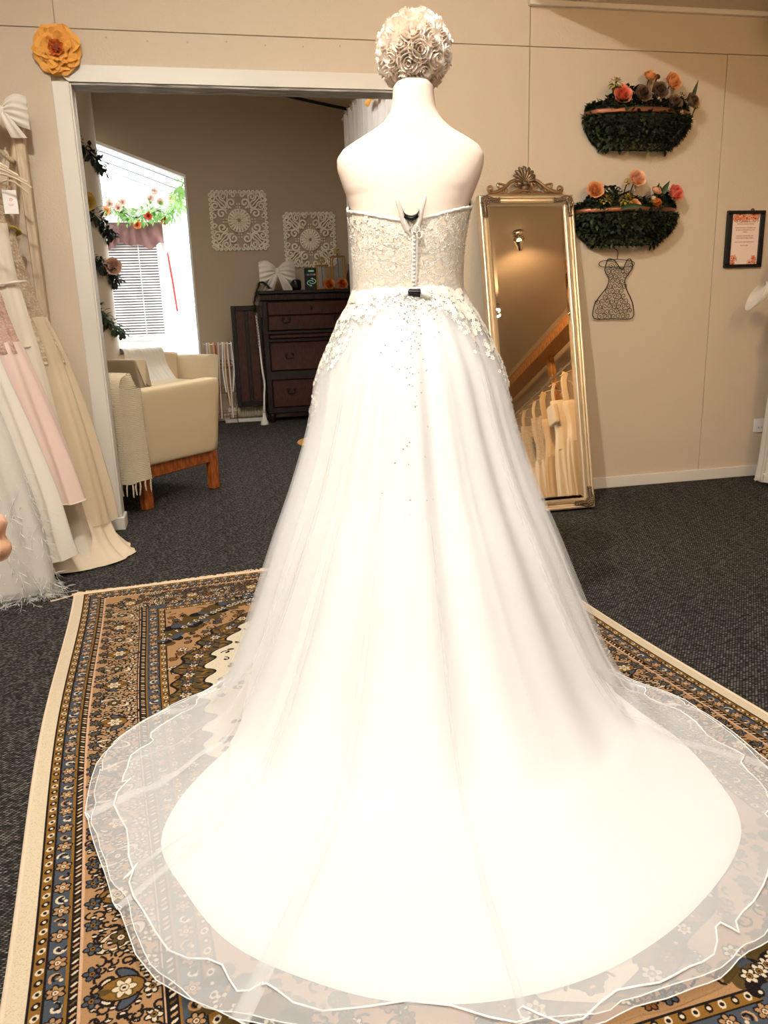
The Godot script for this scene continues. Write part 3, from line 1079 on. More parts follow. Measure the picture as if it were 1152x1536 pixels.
var HEM_WAVY := [[-180, 0.51], [-95, 0.54], [-75, 0.62], [-65, 0.75], [-52, 0.95], [-42, 1.053], [-34, 1.136], [-29, 1.199], [-22, 1.277], [-17, 1.305], [-10, 1.319], [-4, 1.333], [10, 1.348], [15, 1.34], [20, 1.322], [23, 1.298], [29, 1.262], [35, 1.225], [45, 1.113], [53, 0.999], [60, 0.86], [70, 0.70], [80, 0.60], [95, 0.56], [180, 0.51]]
var HEM_OUTER := [[-180, 0.52], [-95, 0.56], [-80, 0.60], [-72, 0.70], [-68, 0.79], [-64, 0.878], [-57, 0.993], [-51, 1.057], [-43, 1.129], [-37, 1.172], [-28, 1.256], [-21, 1.35], [-15, 1.381], [0, 1.385], [16, 1.366], [22, 1.352], [30, 1.312], [40, 1.215], [49, 1.125], [57, 1.01], [63, 0.90], [69, 0.79], [74, 0.68], [82, 0.60], [95, 0.57], [180, 0.52]]
var DRAPE := [[1.195, 0.146, 0.112], [1.15, 0.163, 0.138], [1.11, 0.183, 0.163], [1.02, 0.219, 0.205], [0.94, 0.240, 0.235], [0.80, 0.258, 0.285], [0.64, 0.300, 0.350], [0.48, 0.352, 0.440], [0.31, 0.405, 0.545], [0.16, 0.450, 0.66], [0.07, 0.485, 0.76], [0.03, 0.51, 0.84]]


func body_at(h: float) -> Array:
	if h <= BODY[0][0]:
		return [BODY[0][1], BODY[0][2], BODY[0][3]]
	for k in range(1, BODY.size()):
		if h <= BODY[k][0]:
			var w: float = (h - BODY[k - 1][0]) / (BODY[k][0] - BODY[k - 1][0])
			return [lerpf(BODY[k - 1][1], BODY[k][1], w), lerpf(BODY[k - 1][2], BODY[k][2], w), lerpf(BODY[k - 1][3], BODY[k][3], w)]
	return [BODY[-1][1], BODY[-1][2], BODY[-1][3]]


func on_body(th: float, h: float, off: float) -> Vector3:
	# th = 0 is the middle of the back (+z), th > 0 turns to +x
	var q := body_at(h)
	var s := sin(th)
	var c := cos(th)
	var e := 0.92 if h < 1.46 else 0.86
	return Vector3(q[0] + signf(s) * pow(absf(s), e) * (q[1] + off), h, signf(c) * pow(absf(c), e) * (q[2] + off) * (1.15 if c < 0 and h > 1.25 and h < 1.45 else 1.0))


func folds(th: float, kind: int) -> float:
	var d := rad_to_deg(th)
	match kind:
		0:
			return 0.75 * (1.0 - 2.0 * pow(absf(sin(th * 5.0 + 0.5 + 0.5 * sin(th * 2.0))), 0.8)) + 0.35 * sin(th * 17.0 + 1.9 * sin(th * 3.0))
		1:
			return 0.6 * pow(absf(sin(th * 7.0 + 0.9 * sin(th * 3.0))), 0.7) + 0.5 * sin(th * 19.0 + 2.0 * sin(th * 5.0 + 1.0))
		_:
			return 0.7 * pow(absf(sin(th * 5.5 + 1.3 + 0.8 * sin(th * 4.0))), 0.6) + 0.4 * sin(th * 23.0 + 1.5 * sin(th * 3.0))


func drape(th: float, t: float, hem: Array, off: float, kind: int) -> Vector3:
	# th about the back, t = 0 at the waist, 0.78 where the cloth reaches the rug, 1 at the hem
	var lap := 0.0
	if kind > 0:
		# pinched folds: the net doubles back on itself
		var nn := 15.0 + 4.0 * kind
		var env := pow(maxf(0.0, 0.12 + sin(th * 2.6 + kind * 1.7 + 0.8 * sin(th * 7.0))) / 1.12, 0.8) * smoothstep(0.18, 0.55, t)
		lap = env * sin(nn * th + kind + 0.5 * PI)
		th += env * 1.7 * sin(nn * th + kind) / nn
	var c := cos(th)
	var w := pow(maxf(c, 0.0), 1.25)
	var f := folds(th, kind)
	var hem_r := spline(hem, rad_to_deg(th))
	var p: Vector2
	var tt := t / 0.78
	var k: float = tt * (DRAPE.size() - 1)
	var h: float
	var r: float
	if tt <= 1.0:
		var i := mini(int(k), DRAPE.size() - 2)
		var x := k - i
		var row := []
		for q in 3:
			var a: float = DRAPE[maxi(i - 1, 0)][q]
			var b: float = DRAPE[i][q]
			var cc: float = DRAPE[i + 1][q]
			var d: float = DRAPE[mini(i + 2, DRAPE.size() - 1)][q]
			row.append(cubic_interpolate(b, cc, a, d, x))
		h = row[0]
		r = lerpf(row[1] * (1.0 if c > 0 else lerpf(1.0, 0.82, minf(1.0, -c * 1.3))), row[2], w)
		var amp := 0.003 + 0.042 * smoothstep(0.05, 0.7, tt) - 0.018 * smoothstep(0.85, 1.0, tt)
		r += off * (0.35 + 1.0 * tt) + amp * f * (0.75 if kind == 0 else 1.0)
		r = minf(r + 0.006 * lap, hem_r - 0.02)
	else:
		var a := (t - 0.78) / 0.22
		var rs := lerpf(0.51 * (1.0 if c > 0 else lerpf(1.0, 0.82, minf(1.0, -c * 1.3))), 0.84, w) + off * 1.35 + 0.018 * f * (0.75 if kind == 0 else 1.0)
		rs = minf(rs, hem_r - 0.02)
		r = lerpf(rs, hem_r, a)
		h = lerpf(0.03, 0.0, smoothstep(0.0, 0.35, a))
	var lie := smoothstep(0.9, 1.05, tt)
	var base := 0.016 + off * 0.20
	h += base * lie
	if kind > 0:
		var e := (t - 0.78) / 0.22
		h += lie * (0.010 * maxf(0.0, sin(th * 26.0 + 9.0 * e + kind * 2.0)) * sin(e * 9.0 + th * 7.0) * sin(PI * clampf(e, 0, 1)) + 0.004 * f + 0.004 * (1.0 + lap))
		h = maxf(h, 0.014 + off * 0.15)
	else:
		h += lie * 0.006 * maxf(0.0, f) * clampf((1.0 - t) * 6.0, 0.0, 1.0)
	return Vector3(sin(th) * r + 0.012 + 0.010 * t, h, c * r)


func rose_petals(b: MB, c: Vector3, out: Vector3, r: float, seed_: int, tight := 1.0, which := 3) -> void:
	# a rose: a rolled heart, two rings of cupped petals, an opening outer ring with turned lips
	var q := RandomNumberGenerator.new()
	q.seed = seed_
	var side := out.cross(Vector3(0.31, 0.9, 0.22)).normalized()
	var B := Basis(side, out, side.cross(out).normalized() * -1.0)
	var keep := b.xf
	b.xf = b.xf * Transform3D(B, c)
	var rings := [[0.22, 3, 0.98, 0.0], [0.46, 3, 0.90, 0.06], [0.74, 4, 0.74, 0.16], [1.0, 5, 0.46, 0.34]]
	var spin := q.randf() * TAU
	for g in rings:
		var rr: float = g[0] * r
		var n: int = g[1]
		for k in n:
			var a0 := spin + TAU * k / n + q.randf_range(-0.12, 0.12)
			var span := TAU / n * 0.78
			var top: float = g[2] * r * q.randf_range(0.93, 1.07)
			var lip: float = g[3] * r
			if (which & (2 if rr > 0.6 * r else 1)) == 0:
				continue
			b.grid(6, 4, func(u: float, v: float):
				var a: float = a0 + (u - 0.5) * 2.0 * span
				var edge: float = 1.0 - pow(absf(u - 0.5) * 2.0, 3.0) * 0.55
				var h: float = -0.25 * r + (top + 0.25 * r) * v * edge
				var rad: float = rr * (0.45 + 0.55 * sqrt(v)) + lip * pow(v, 3.0) * (0.7 + 0.3 * cos((u - 0.5) * 9.0)) * tight + 0.05 * r * u
				return Vector3(cos(a) * rad, h, sin(a) * rad))
		spin += 0.7
	b.xf = keep


func form_and_gown() -> void:
	var at := Vector3(0.58, 0.0, 2.12)
	var turn := -0.2568
	var T := Transform3D(Basis(Vector3.UP, turn), at)
	# the form
	var t := thing("dress_form", "pale armless dress form wearing the strapless white gown, seen from behind", "mannequin", at, turn)
	var b := MB.new()
	b.grid(64, 76, func(u: float, v: float):
		var h: float = lerpf(1.12, 1.722, v / 0.86) if v < 0.86 else lerpf(1.722, 1.746, (v - 0.86) / 0.14)
		return on_body(u * TAU, h, 0.0), true, true)
	part(t, "torso", b, M.form)
	var pole := MB.new()
	pole.lathe([Vector2(0.001, 1.13), Vector2(0.02, 1.13), Vector2(0.02, 0.03), Vector2(0.16, 0.024), Vector2(0.17, 0.0122), Vector2(0.001, 0.0122)], 24)
	part(t, "stand", pole, M.dowel)
	# ball of foam roses on the neck
	var rb := thing("rose_ball", "ball of white foam roses set on the neck of the dress form", "flower ball", T * Vector3(0.043, 1.7375, -0.028), turn)
	var core := MB.new()
	core.ball(Vector3(0, 0.08, 0), Vector3.ONE * 0.074, 20, 14)
	part(rb, "core", core, M.rosewhite)
	var n := 54
	for k in n:
		var y := 1.0 - 2.0 * (k + 0.5) / n
		var a := k * 2.39996
		var d := Vector3(cos(a) * sqrt(1.0 - y * y), y, sin(a) * sqrt(1.0 - y * y))
		if d.y < -0.80:
			continue
		var rs := MB.new()
		rose_petals(rs, Vector3(0, 0.08, 0) + d * 0.079, d, rng.randf_range(0.028, 0.031), 100 + k, 0.55)
		part(rb, "rose", rs, M.rosewhite)
	# the gown
	var g := thing("wedding_gown", "strapless white gown with lace bodice and long tulle train spread over the rug", "wedding dress", at, turn)
	var bod := MB.new()
	bod.grid(96, 26, func(u: float, v: float):
		var th: float = u * TAU
		return on_body(th, lerpf(1.16, top_edge(th), v), 0.010 + 0.003 * sin(v * PI) + 0.012 * pow(1.0 - v, 4.0)), true, false, 6.0, 2.0)
	part(g, "bodice", bod, M.lace_base)
	var edge := []
	for k in 73:
		var th := TAU * k / 72.0
		edge.append(on_body(th, top_edge(th), 0.010))
	var eb := MB.new()
	eb.tube(edge, 0.0042, 8, false)
	part(g, "bodice_edge", eb, M.satin)
	var sk := MB.new()
	sk.grid(260, 84, func(u: float, v: float): return drape((u - 0.5) * TAU, v, HEM_SATIN, 0.0, 0), true)
	part(g, "satin_skirt", sk, M.satin)
	var mid := []
	for k in HEM_OUTER:
		mid.append([k[0], k[1] * 0.988 + 0.004 * sin(k[0] * 0.3)])
	for L in [[HEM_WAVY, 0.014, 1], [mid, 0.025, 3], [HEM_OUTER, 0.036, 2]]:
		var o := MB.new()
		var hem: Array = L[0]
		var off: float = L[1]
		var kind: int = L[2]
		o.grid(300, 90, func(u: float, v: float):
			var th: float = (u - 0.5) * TAU
			var p := drape(th, v, hem, off, kind)
			var lie: float = smoothstep(0.86, 1.0, v)
			var wv: float = (0.012 * sin(th * 41.0) + 0.010 * sin(th * 67.0 + 1.0)) * lie * (1.0 if kind == 1 else 0.3)
			return Vector3(p.x + sin(th) * wv, p.y + 0.012 * lie * (0.5 + 0.5 * sin(th * 41.0 + 1.6)) * (1.0 if kind == 1 else 0.25), p.z + cos(th) * wv), true)
		part(g, "tulle_layer", o, M.tulle)
		var line := []
		for k in 301:
			line.append(o.v[90 * 301 + k])
		var hb := MB.new()
		hb.tube(line, 0.0019 if kind == 1 else 0.0011, 6, false)
		part(g, "rolled_hem", hb, M.tulle_hem)
	# lace sprays over bodice, hips and down the middle of the back
	var lm := MB.new()
	var bd := MB.new()
	var pb := MB.new()
	for k in 900:
		var th := rng.randf_range(-PI, PI)
		var h := rng.randf_range(1.17, top_edge(th) - 0.008)
		motif(lm, on_body(th, h, 0.0125), normal_of(func(a: float, c: float): return on_body(a, c, 0.0125), th, h), rng.randf_range(0.005, 0.010))
	for k in 7000:
		var th := rng.randf_range(-2.0, 2.0)
		var tt := rng.randf_range(0.0, 0.42)
		var reach := 0.09 + 0.27 * pow(clampf(absf(th) / 1.5, 0.0, 1.0), 1.7) + 0.03 * sin(th * 17.0)
		if tt > reach or rng.randf() > (0.25 + 0.7 * absf(th)) * (1.25 - 0.9 * tt / reach):
			continue
		var f := func(a: float, c: float): return drape(a, c, HEM_OUTER, 0.038, 2)
		motif(lm, f.call(th, tt), -normal_of(f, th, tt), rng.randf_range(0.004, 0.009))
	for k in 190:
		var th := rng.randfn(0.02, 0.10 if k % 2 else 0.32)
		var tt := 0.02 + 0.42 * pow(rng.randf(), 1.2)
		if k % 2 == 0 and tt > 0.26:
			continue
		var p: Vector3 = drape(th, tt, HEM_OUTER, 0.038, 2)
		bd.ball(p + Vector3(0, 0, 0.001), Vector3.ONE * rng.randf_range(0.0014, 0.0026), 6, 4)
	for k in 260:
		var th := rng.randf_range(-1.6, 1.6)
		var h := rng.randf_range(1.18, top_edge(th) - 0.01)
		pb.ball(on_body(th, h, 0.0145), Vector3.ONE * rng.randf_range(0.0013, 0.0022), 6, 4)
	stuff(part(g, "lace_applique", lm, M.lace))
	stuff(part(g, "beading", bd, M.bead))
	stuff(part(g, "pearls", pb, M.pearl))
	# covered buttons and loops down the opening, below the upper clip
	var pk := MB.new()
	pk.grid(4, 20, func(u: float, v: float): return on_body(0.10 + (u - 0.5) * 0.09, lerpf(1.185, 1.352, v), 0.0155 + 0.001 * sin(u * PI)))
	part(g, "placket", pk, M.satin)
	for k in 15:
		var p := on_body(0.085, 1.192 + k * 0.0104, 0.0185)
		var bt := MB.new()
		bt.ball(p, Vector3(0.0042, 0.0042, 0.0034), 10, 6)
		part(g, "button", bt, M.clear)
	var cord := MB.new()
	cord.tube(curve([on_body(0.13, 1.352, 0.020), on_body(0.125, 1.30, 0.021), on_body(0.12, 1.24, 0.021), on_body(0.115, 1.19, 0.021)], 4), 0.0016, 6)
	cord.tube(spiral(on_body(0.10, 1.345, 0.026), 0.009, 0.009, 0.0, 1.0, 16), 0.002, 6)
	cord.tube(spiral(on_body(0.15, 1.330, 0.026), 0.008, 0.008, 1.0, 1.0, 16), 0.002, 6)
	part(g, "button_cord", cord, M.clear)
	# spring clips that take the bodice in
	clip(T, Vector3(0.026, 1.368, 0.122), 0.0, true)
	clip(T, Vector3(0.030, 1.180, 0.122), 0.0, false)


func clip(T: Transform3D, p: Vector3, _a: float, upright: bool) -> void:
	var t := thing("spring_clip", "open spring clip with two pale handles gripping the top edge of the bodice" if upright else "spring clip with black middle pinching the waist of the gown, seen end on", "clip", T * p, T.basis.get_euler().y, "clips on the gown")
	if upright:
		for s in [-1.0, 1.0]:
			var h := MB.new()
			var path := curve([Vector3(s * 0.010, -0.026, 0.004), Vector3(s * 0.021, 0.0, 0.008), Vector3(s * 0.029, 0.030, 0.012), Vector3(s * 0.040, 0.060, 0.014)], 5)
			var rad := []
			for k in path.size():
				rad.append(lerpf(0.009, 0.0055, float(k) / path.size()) if k < path.size() - 2 else 0.0035)
			h.tube(path, rad, 10, true, 0.45, Vector3.BACK)
			part(t, "handle", h, M.steel)
			var j := MB.new()
			j.tube([Vector3(s * 0.020, 0.004, 0.006), Vector3(s * 0.014, -0.02, 0.006), Vector3(s * 0.003, -0.038, 0.003)], [0.006, 0.005, 0.003], 8)
			part(t, "jaw", j, M.steel)
		var sp := MB.new()
		sp.grid(14, 6, func(u: float, v: float):
			var a: float = PI + u * PI
			return Vector3(cos(a) * 0.021, 0.030 + sin(a) * 0.016 - 0.008 * v, 0.004 + 0.014 * sin(v * PI)))
		sp.tube([Vector3(-0.018, 0.012, 0.008), Vector3(0, 0.004, 0.010), Vector3(0.018, 0.012, 0.008)], [0.006, 0.008, 0.006], 10)
		part(t, "spring", sp, M.blackgloss)
	else:
		for s in [-1.0, 1.0]:
			var h := MB.new()
			h.tube([Vector3(s * 0.010, 0.0, 0.014), Vector3(s * 0.026, -0.002, 0.022), Vector3(s * 0.042, -0.008, 0.024)] if s > 0 else [Vector3(-0.010, 0.0, 0.014), Vector3(-0.020, -0.002, 0.020), Vector3(-0.028, -0.008, 0.022)], [0.011, 0.0105, 0.009], 4, true, 0.4, Vector3.BACK)
			part(t, "handle", h, M.steel)
		var sp := MB.new()
		sp.box(Vector3(0.0, 0.0, 0.012), Vector3(0.036, 0.023, 0.020), 0.004)
		sp.tube([Vector3(-0.017, 0.003, 0.022), Vector3(0.017, 0.003, 0.022)], 0.006, 10)
		part(t, "spring", sp, M.blackgloss)


func top_edge(th: float) -> float:
	var s := absf(sin(th))
	return (1.366 + 0.040 * pow(s, 1.2) if cos(th) > 0 else 1.406 + 0.05 * pow(absf(cos(th)), 0.7)) + 0.003 * absf(sin(th * 14.0))


func normal_of(f: Callable, a: float, c: float) -> Vector3:
	var p: Vector3 = f.call(a, c)
	return ((f.call(a + 0.01, c) - p) as Vector3).cross(f.call(a, c + 0.01) - p).normalized()


func motif(b: MB, p: Vector3, nrm: Vector3, r: float) -> void:
	# a little corded flower, its petals raised off the cloth
	var s := nrm.cross(Vector3(0.3, 1, 0.1)).normalized()
	var q := nrm.cross(s)
	var k: int = 5 + int(r * 3000) % 2
	var a0 := p.x * 97.0 + p.y * 53.0
	for i in k:
		var a := a0 + TAU * i / k
		var d := s * cos(a) + q * sin(a)
		b.leaf(p + d * r * 0.12, (d + nrm * 0.28).normalized(), nrm, r, r * 0.62, 0.2)


# ------------------------------------------------------------------ leaning mirror
func moulding(w: float, h: float, side: int, prof: Array) -> MB:
	# one mitred length of frame: 0 bottom, 1 right, 2 top, 3 left
	var b := MB.new()
	var cs := [Vector2(-w / 2, 0), Vector2(w / 2, 0), Vector2(w / 2, h), Vector2(-w / 2, h)]
	var inw := [Vector2(1, 1), Vector2(-1, 1), Vector2(-1, -1), Vector2(1, -1)]
	var a: Vector2 = cs[side]
	var c: Vector2 = cs[(side + 1) % 4]
	var ia: Vector2 = inw[side]
	var ic: Vector2 = inw[(side + 1) % 4]
	for k in prof.size() - 1:
		var p: Vector2 = prof[k]
		var q: Vector2 = prof[k + 1]
		b.poly([Vector3(a.x + ia.x * p.x, a.y + ia.y * p.x, p.y), Vector3(a.x + ia.x * q.x, a.y + ia.y * q.x, q.y), Vector3(c.x + ic.x * q.x, c.y + ic.y * q.x, q.y), Vector3(c.x + ic.x * p.x, c.y + ic.y * p.x, p.y)])
	return b


func mirror() -> void:
	var W := 0.556
	var H := 1.752
	var t := thing("leaning_mirror", "tall mirror in a champagne silver ornate frame leaning on the panelled wall", "mirror", Vector3(1.8085, 0.0125, 0.463))
	t.rotation.x = -deg_to_rad(13.0)
	var prof := [Vector2(0.003, -0.048), Vector2(0, -0.045), Vector2(0, -0.004), Vector2(0.003, 0.0), Vector2(0.010, 0.002), Vector2(0.017, 0.0), Vector2(0.020, -0.009), Vector2(0.032, -0.011), Vector2(0.034, -0.002), Vector2(0.0365, 0.003), Vector2(0.039, -0.001), Vector2(0.0415, 0.003), Vector2(0.044, -0.001), Vector2(0.0465, 0.003), Vector2(0.049, -0.001), Vector2(0.052, -0.006), Vector2(0.056, -0.008), Vector2(0.060, -0.0125), Vector2(0.060, -0.02)]
	for s in 4:
		part(t, "moulding", moulding(W, H, s, prof), M.silver)
	part(t, "backing", boxes([[Vector3(-W / 2 + 0.004, 0.004, -0.047), Vector3(W / 2 - 0.004, H - 0.004, -0.022)]]), M.dowel)
	var g := MB.new()
	var x0 := W / 2 - 0.058
	var y0 := 0.058
	var y1 := H - 0.058
	var bv := 0.019
	g.poly([Vector3(-x0 + bv, y0 + bv, -0.0125), Vector3(-x0 + bv, y1 - bv, -0.0125), Vector3(x0 - bv, y1 - bv, -0.0125), Vector3(x0 - bv, y0 + bv, -0.0125)])
	var o := [Vector3(-x0, y0, -0.0145), Vector3(-x0, y1, -0.0145), Vector3(x0, y1, -0.0145), Vector3(x0, y0, -0.0145)]
	var i := [Vector3(-x0 + bv, y0 + bv, -0.0125), Vector3(-x0 + bv, y1 - bv, -0.0125), Vector3(x0 - bv, y1 - bv, -0.0125), Vector3(x0 - bv, y0 + bv, -0.0125)]
	for k in 4:
		g.poly([o[k], o[(k + 1) % 4], i[(k + 1) % 4], i[k]])
	part(t, "mirror_glass", g, M.mirror)
	# leafy corner ornaments
	for cx in [-1.0, 1.0]:
		for cy in [0.0, 1.0]:
			var b := MB.new()
			var c := Vector3(cx * (W / 2 - 0.030), cy * H + (0.030 if cy == 0.0 else -0.030), 0.004)
			var dy := 1.0 if cy == 0.0 else -1.0
			for arm in 2:
				var d := Vector3(-cx, 0, 0) if arm == 0 else Vector3(0, dy, 0)
				var s := Vector3(0, dy, 0) if arm == 0 else Vector3(-cx, 0, 0)
				for k in 7:
					var f := k / 6.0
					var l := c + d * (0.014 + 0.072 * f)
					var r := lerpf(0.013, 0.006, f)
					for sg in [-1.0, 1.0]:
						b.tube(spiral(l + s * sg * r * 0.9, r, 0.002, k + sg, 0.8 * sg, 8, d, s), [0.0045, 0.0045, 0.004, 0.004, 0.0035, 0.003, 0.003, 0.0025, 0.002], 5)
				b.tube([c, c + d * 0.045 + Vector3(0, 0, 0.004), c + d * 0.094], [0.008, 0.006, 0.002], 6)
			for k in 7:
				var a := TAU * k / 7.0
				b.ball(c + Vector3(cos(a), sin(a), 0) * 0.013 + Vector3(0, 0, 0.003), Vector3(0.009, 0.009, 0.006), 8, 5)
			b.ball(c + Vector3(0, 0, 0.006), Vector3(0.009, 0.009, 0.008), 8, 6)
			part(t, "corner_ornament", b, M.antique)
	# crest: scrolled arms under a fluted shell
	var cr := MB.new()
	var z := -0.012
	cr.box(Vector3(0, H + 0.004, z - 0.008), Vector3(0.44, 0.016, 0.03), 0.004)
	cr.tube(curve([Vector3(-0.10, H + 0.008, z), Vector3(-0.06, H + 0.020, z), Vector3(0, H + 0.026, z), Vector3(0.06, H + 0.020, z), Vector3(0.10, H + 0.008, z)], 5), 0.007, 8)
	for s in [-1.0, 1.0]:
		var line := curve([Vector3(s * 0.200, H + 0.017, z), Vector3(s * 0.165, H + 0.022, z), Vector3(s * 0.120, H + 0.044, z), Vector3(s * 0.080, H + 0.076, z), Vector3(s * 0.050, H + 0.082, z), Vector3(s * 0.034, H + 0.066, z)], 6)
		cr.tube(line, 0.0095, 8)
		cr.tube(spiral(Vector3(s * 0.203, H + 0.036, z + 0.002), 0.020, 0.005, -PI / 2, 1.15 * s, 16), 0.0065, 7)
		cr.tube(spiral(Vector3(s * 0.050, H + 0.060, z + 0.004), 0.017, 0.004, PI / 2, 1.2 * s, 16), 0.006, 7)
		cr.tube(curve([Vector3(s * 0.040, H + 0.036, z), Vector3(s * 0.028, H + 0.022, z), Vector3(s * 0.055, H + 0.012, z), Vector3(s * 0.09, H + 0.016, z)], 5), 0.006, 7)
		cr.tube(curve([Vector3(s * 0.155, H + 0.040, z), Vector3(s * 0.160, H + 0.062, z), Vector3(s * 0.140, H + 0.062, z), Vector3(s * 0.115, H + 0.056, z)], 4), [0.005, 0.006, 0.007, 0.007, 0.007, 0.007, 0.007, 0.006, 0.006, 0.006, 0.006, 0.006, 0.005], 7)
		for k in 3:
			cr.tube(curve([Vector3(s * (0.112 + k * 0.012), H + 0.040 - k * 0.006, z), Vector3(s * (0.106 + k * 0.016), H + 0.026 - k * 0.003, z + 0.003), Vector3(s * (0.118 + k * 0.020), H + 0.014, z)], 4), 0.004, 6)
	part(t, "crest_scrolls", cr, M.bronze)
	var sh := MB.new()
	for k in 9:
		var a := deg_to_rad(-80.0 + 20.0 * k)
		var d := Vector3(sin(a), cos(a), 0)
		var l := 0.058 + 0.030 * cos(a)
		var c0 := Vector3(0, H + 0.072, z)
		sh.tube([c0 + d * 0.012, c0 + d * l * 0.5 + Vector3(0, 0, 0.012), c0 + d * l * 0.85 + Vector3(0, 0, 0.012), c0 + d * l], [0.004, 0.009, 0.0105, 0.004], 8)
	sh.ball(Vector3(0, H + 0.066, z + 0.006), Vector3(0.016, 0.013, 0.010), 12, 8)
	sh.tube(spiral(Vector3(0, H + 0.050, z), 0.030, 0.030, 0.3, 0.40, 12), 0.007, 8)
	sh.ball(Vector3(0, H + 0.042, z), Vector3(0.020, 0.016, 0.012), 12, 8)
	part(t, "crest_shell", sh, M.antique)
	for s in [-1.0, 1.0]:
		var bp := MB.new()
		bp.ball(Vector3(s * 0.2, H - 0.06, -0.058), Vector3.ONE * 0.012, 10, 6)
		part(t, "bumper", bp, M.black)


# ------------------------------------------------------------------ things on the panelled wall
func flower_at(called: String, label: String, p: Vector3, r: float, m: Material, dir: Vector3, kind: int, group: String) -> void:
	var t := thing(called, label, "flower", p, 0.0, group)
	var b := MB.new()
	dir = dir.normalized()
	match kind:
		0:
			var sd: int = int(p.x * 977 + p.y * 613) % 1000 + 1
			rose_petals(b, Vector3.ZERO, dir, r, sd, 0.6, 1)
			var ob := MB.new()
			rose_petals(ob, Vector3.ZERO, dir, r, sd, 0.6, 2)
			var key := "outer_%d" % m.get_instance_id()
			if not M.has(key):
				M[key] = m.duplicate()
				M[key].albedo_color = m.albedo_color.lerp(Color(0.98, 0.86, 0.68), 0.28)
			part(t, "outer_petals", ob, M[key])
		1:
			rose_petals(b, Vector3.ZERO, dir, r, int(p.x * 977 + p.y * 613) % 1000 + 1, 0.25)
		2:
			for k in 40:
				var y := 1.0 - 1.5 * (k + 0.5) / 40.0
				var a := k * 2.39996
				var d := Vector3(cos(a) * sqrt(1.0 - y * y), y, sin(a) * sqrt(1.0 - y * y))
				b.leaf(d * r * 0.55, d, Vector3(0.2, 1, 0.3), r * 0.5, r * 0.42, 0.5)
	part(t, "petals", b, m)
	var s := MB.new()
	s.tube([-dir * r * 0.1, -dir * r * 0.6 + Vector3(0, -0.01, -0.005), -dir * r + Vector3(0, -0.05, -0.02)], [0.006, 0.004, 0.003], 6)
	for k in 4:
		var a := TAU * k / 4.0
		var sd := dir.cross(Vector3(0.2, 0.9, 0.4)).normalized()
		s.leaf(-dir * r * 0.3, (sd * cos(a) + dir.cross(sd) * sin(a) + dir * 0.2).normalized(), dir, r * 0.8, r * 0.3, 0.1)
	part(t, "stem", s, M.leaf_mid)


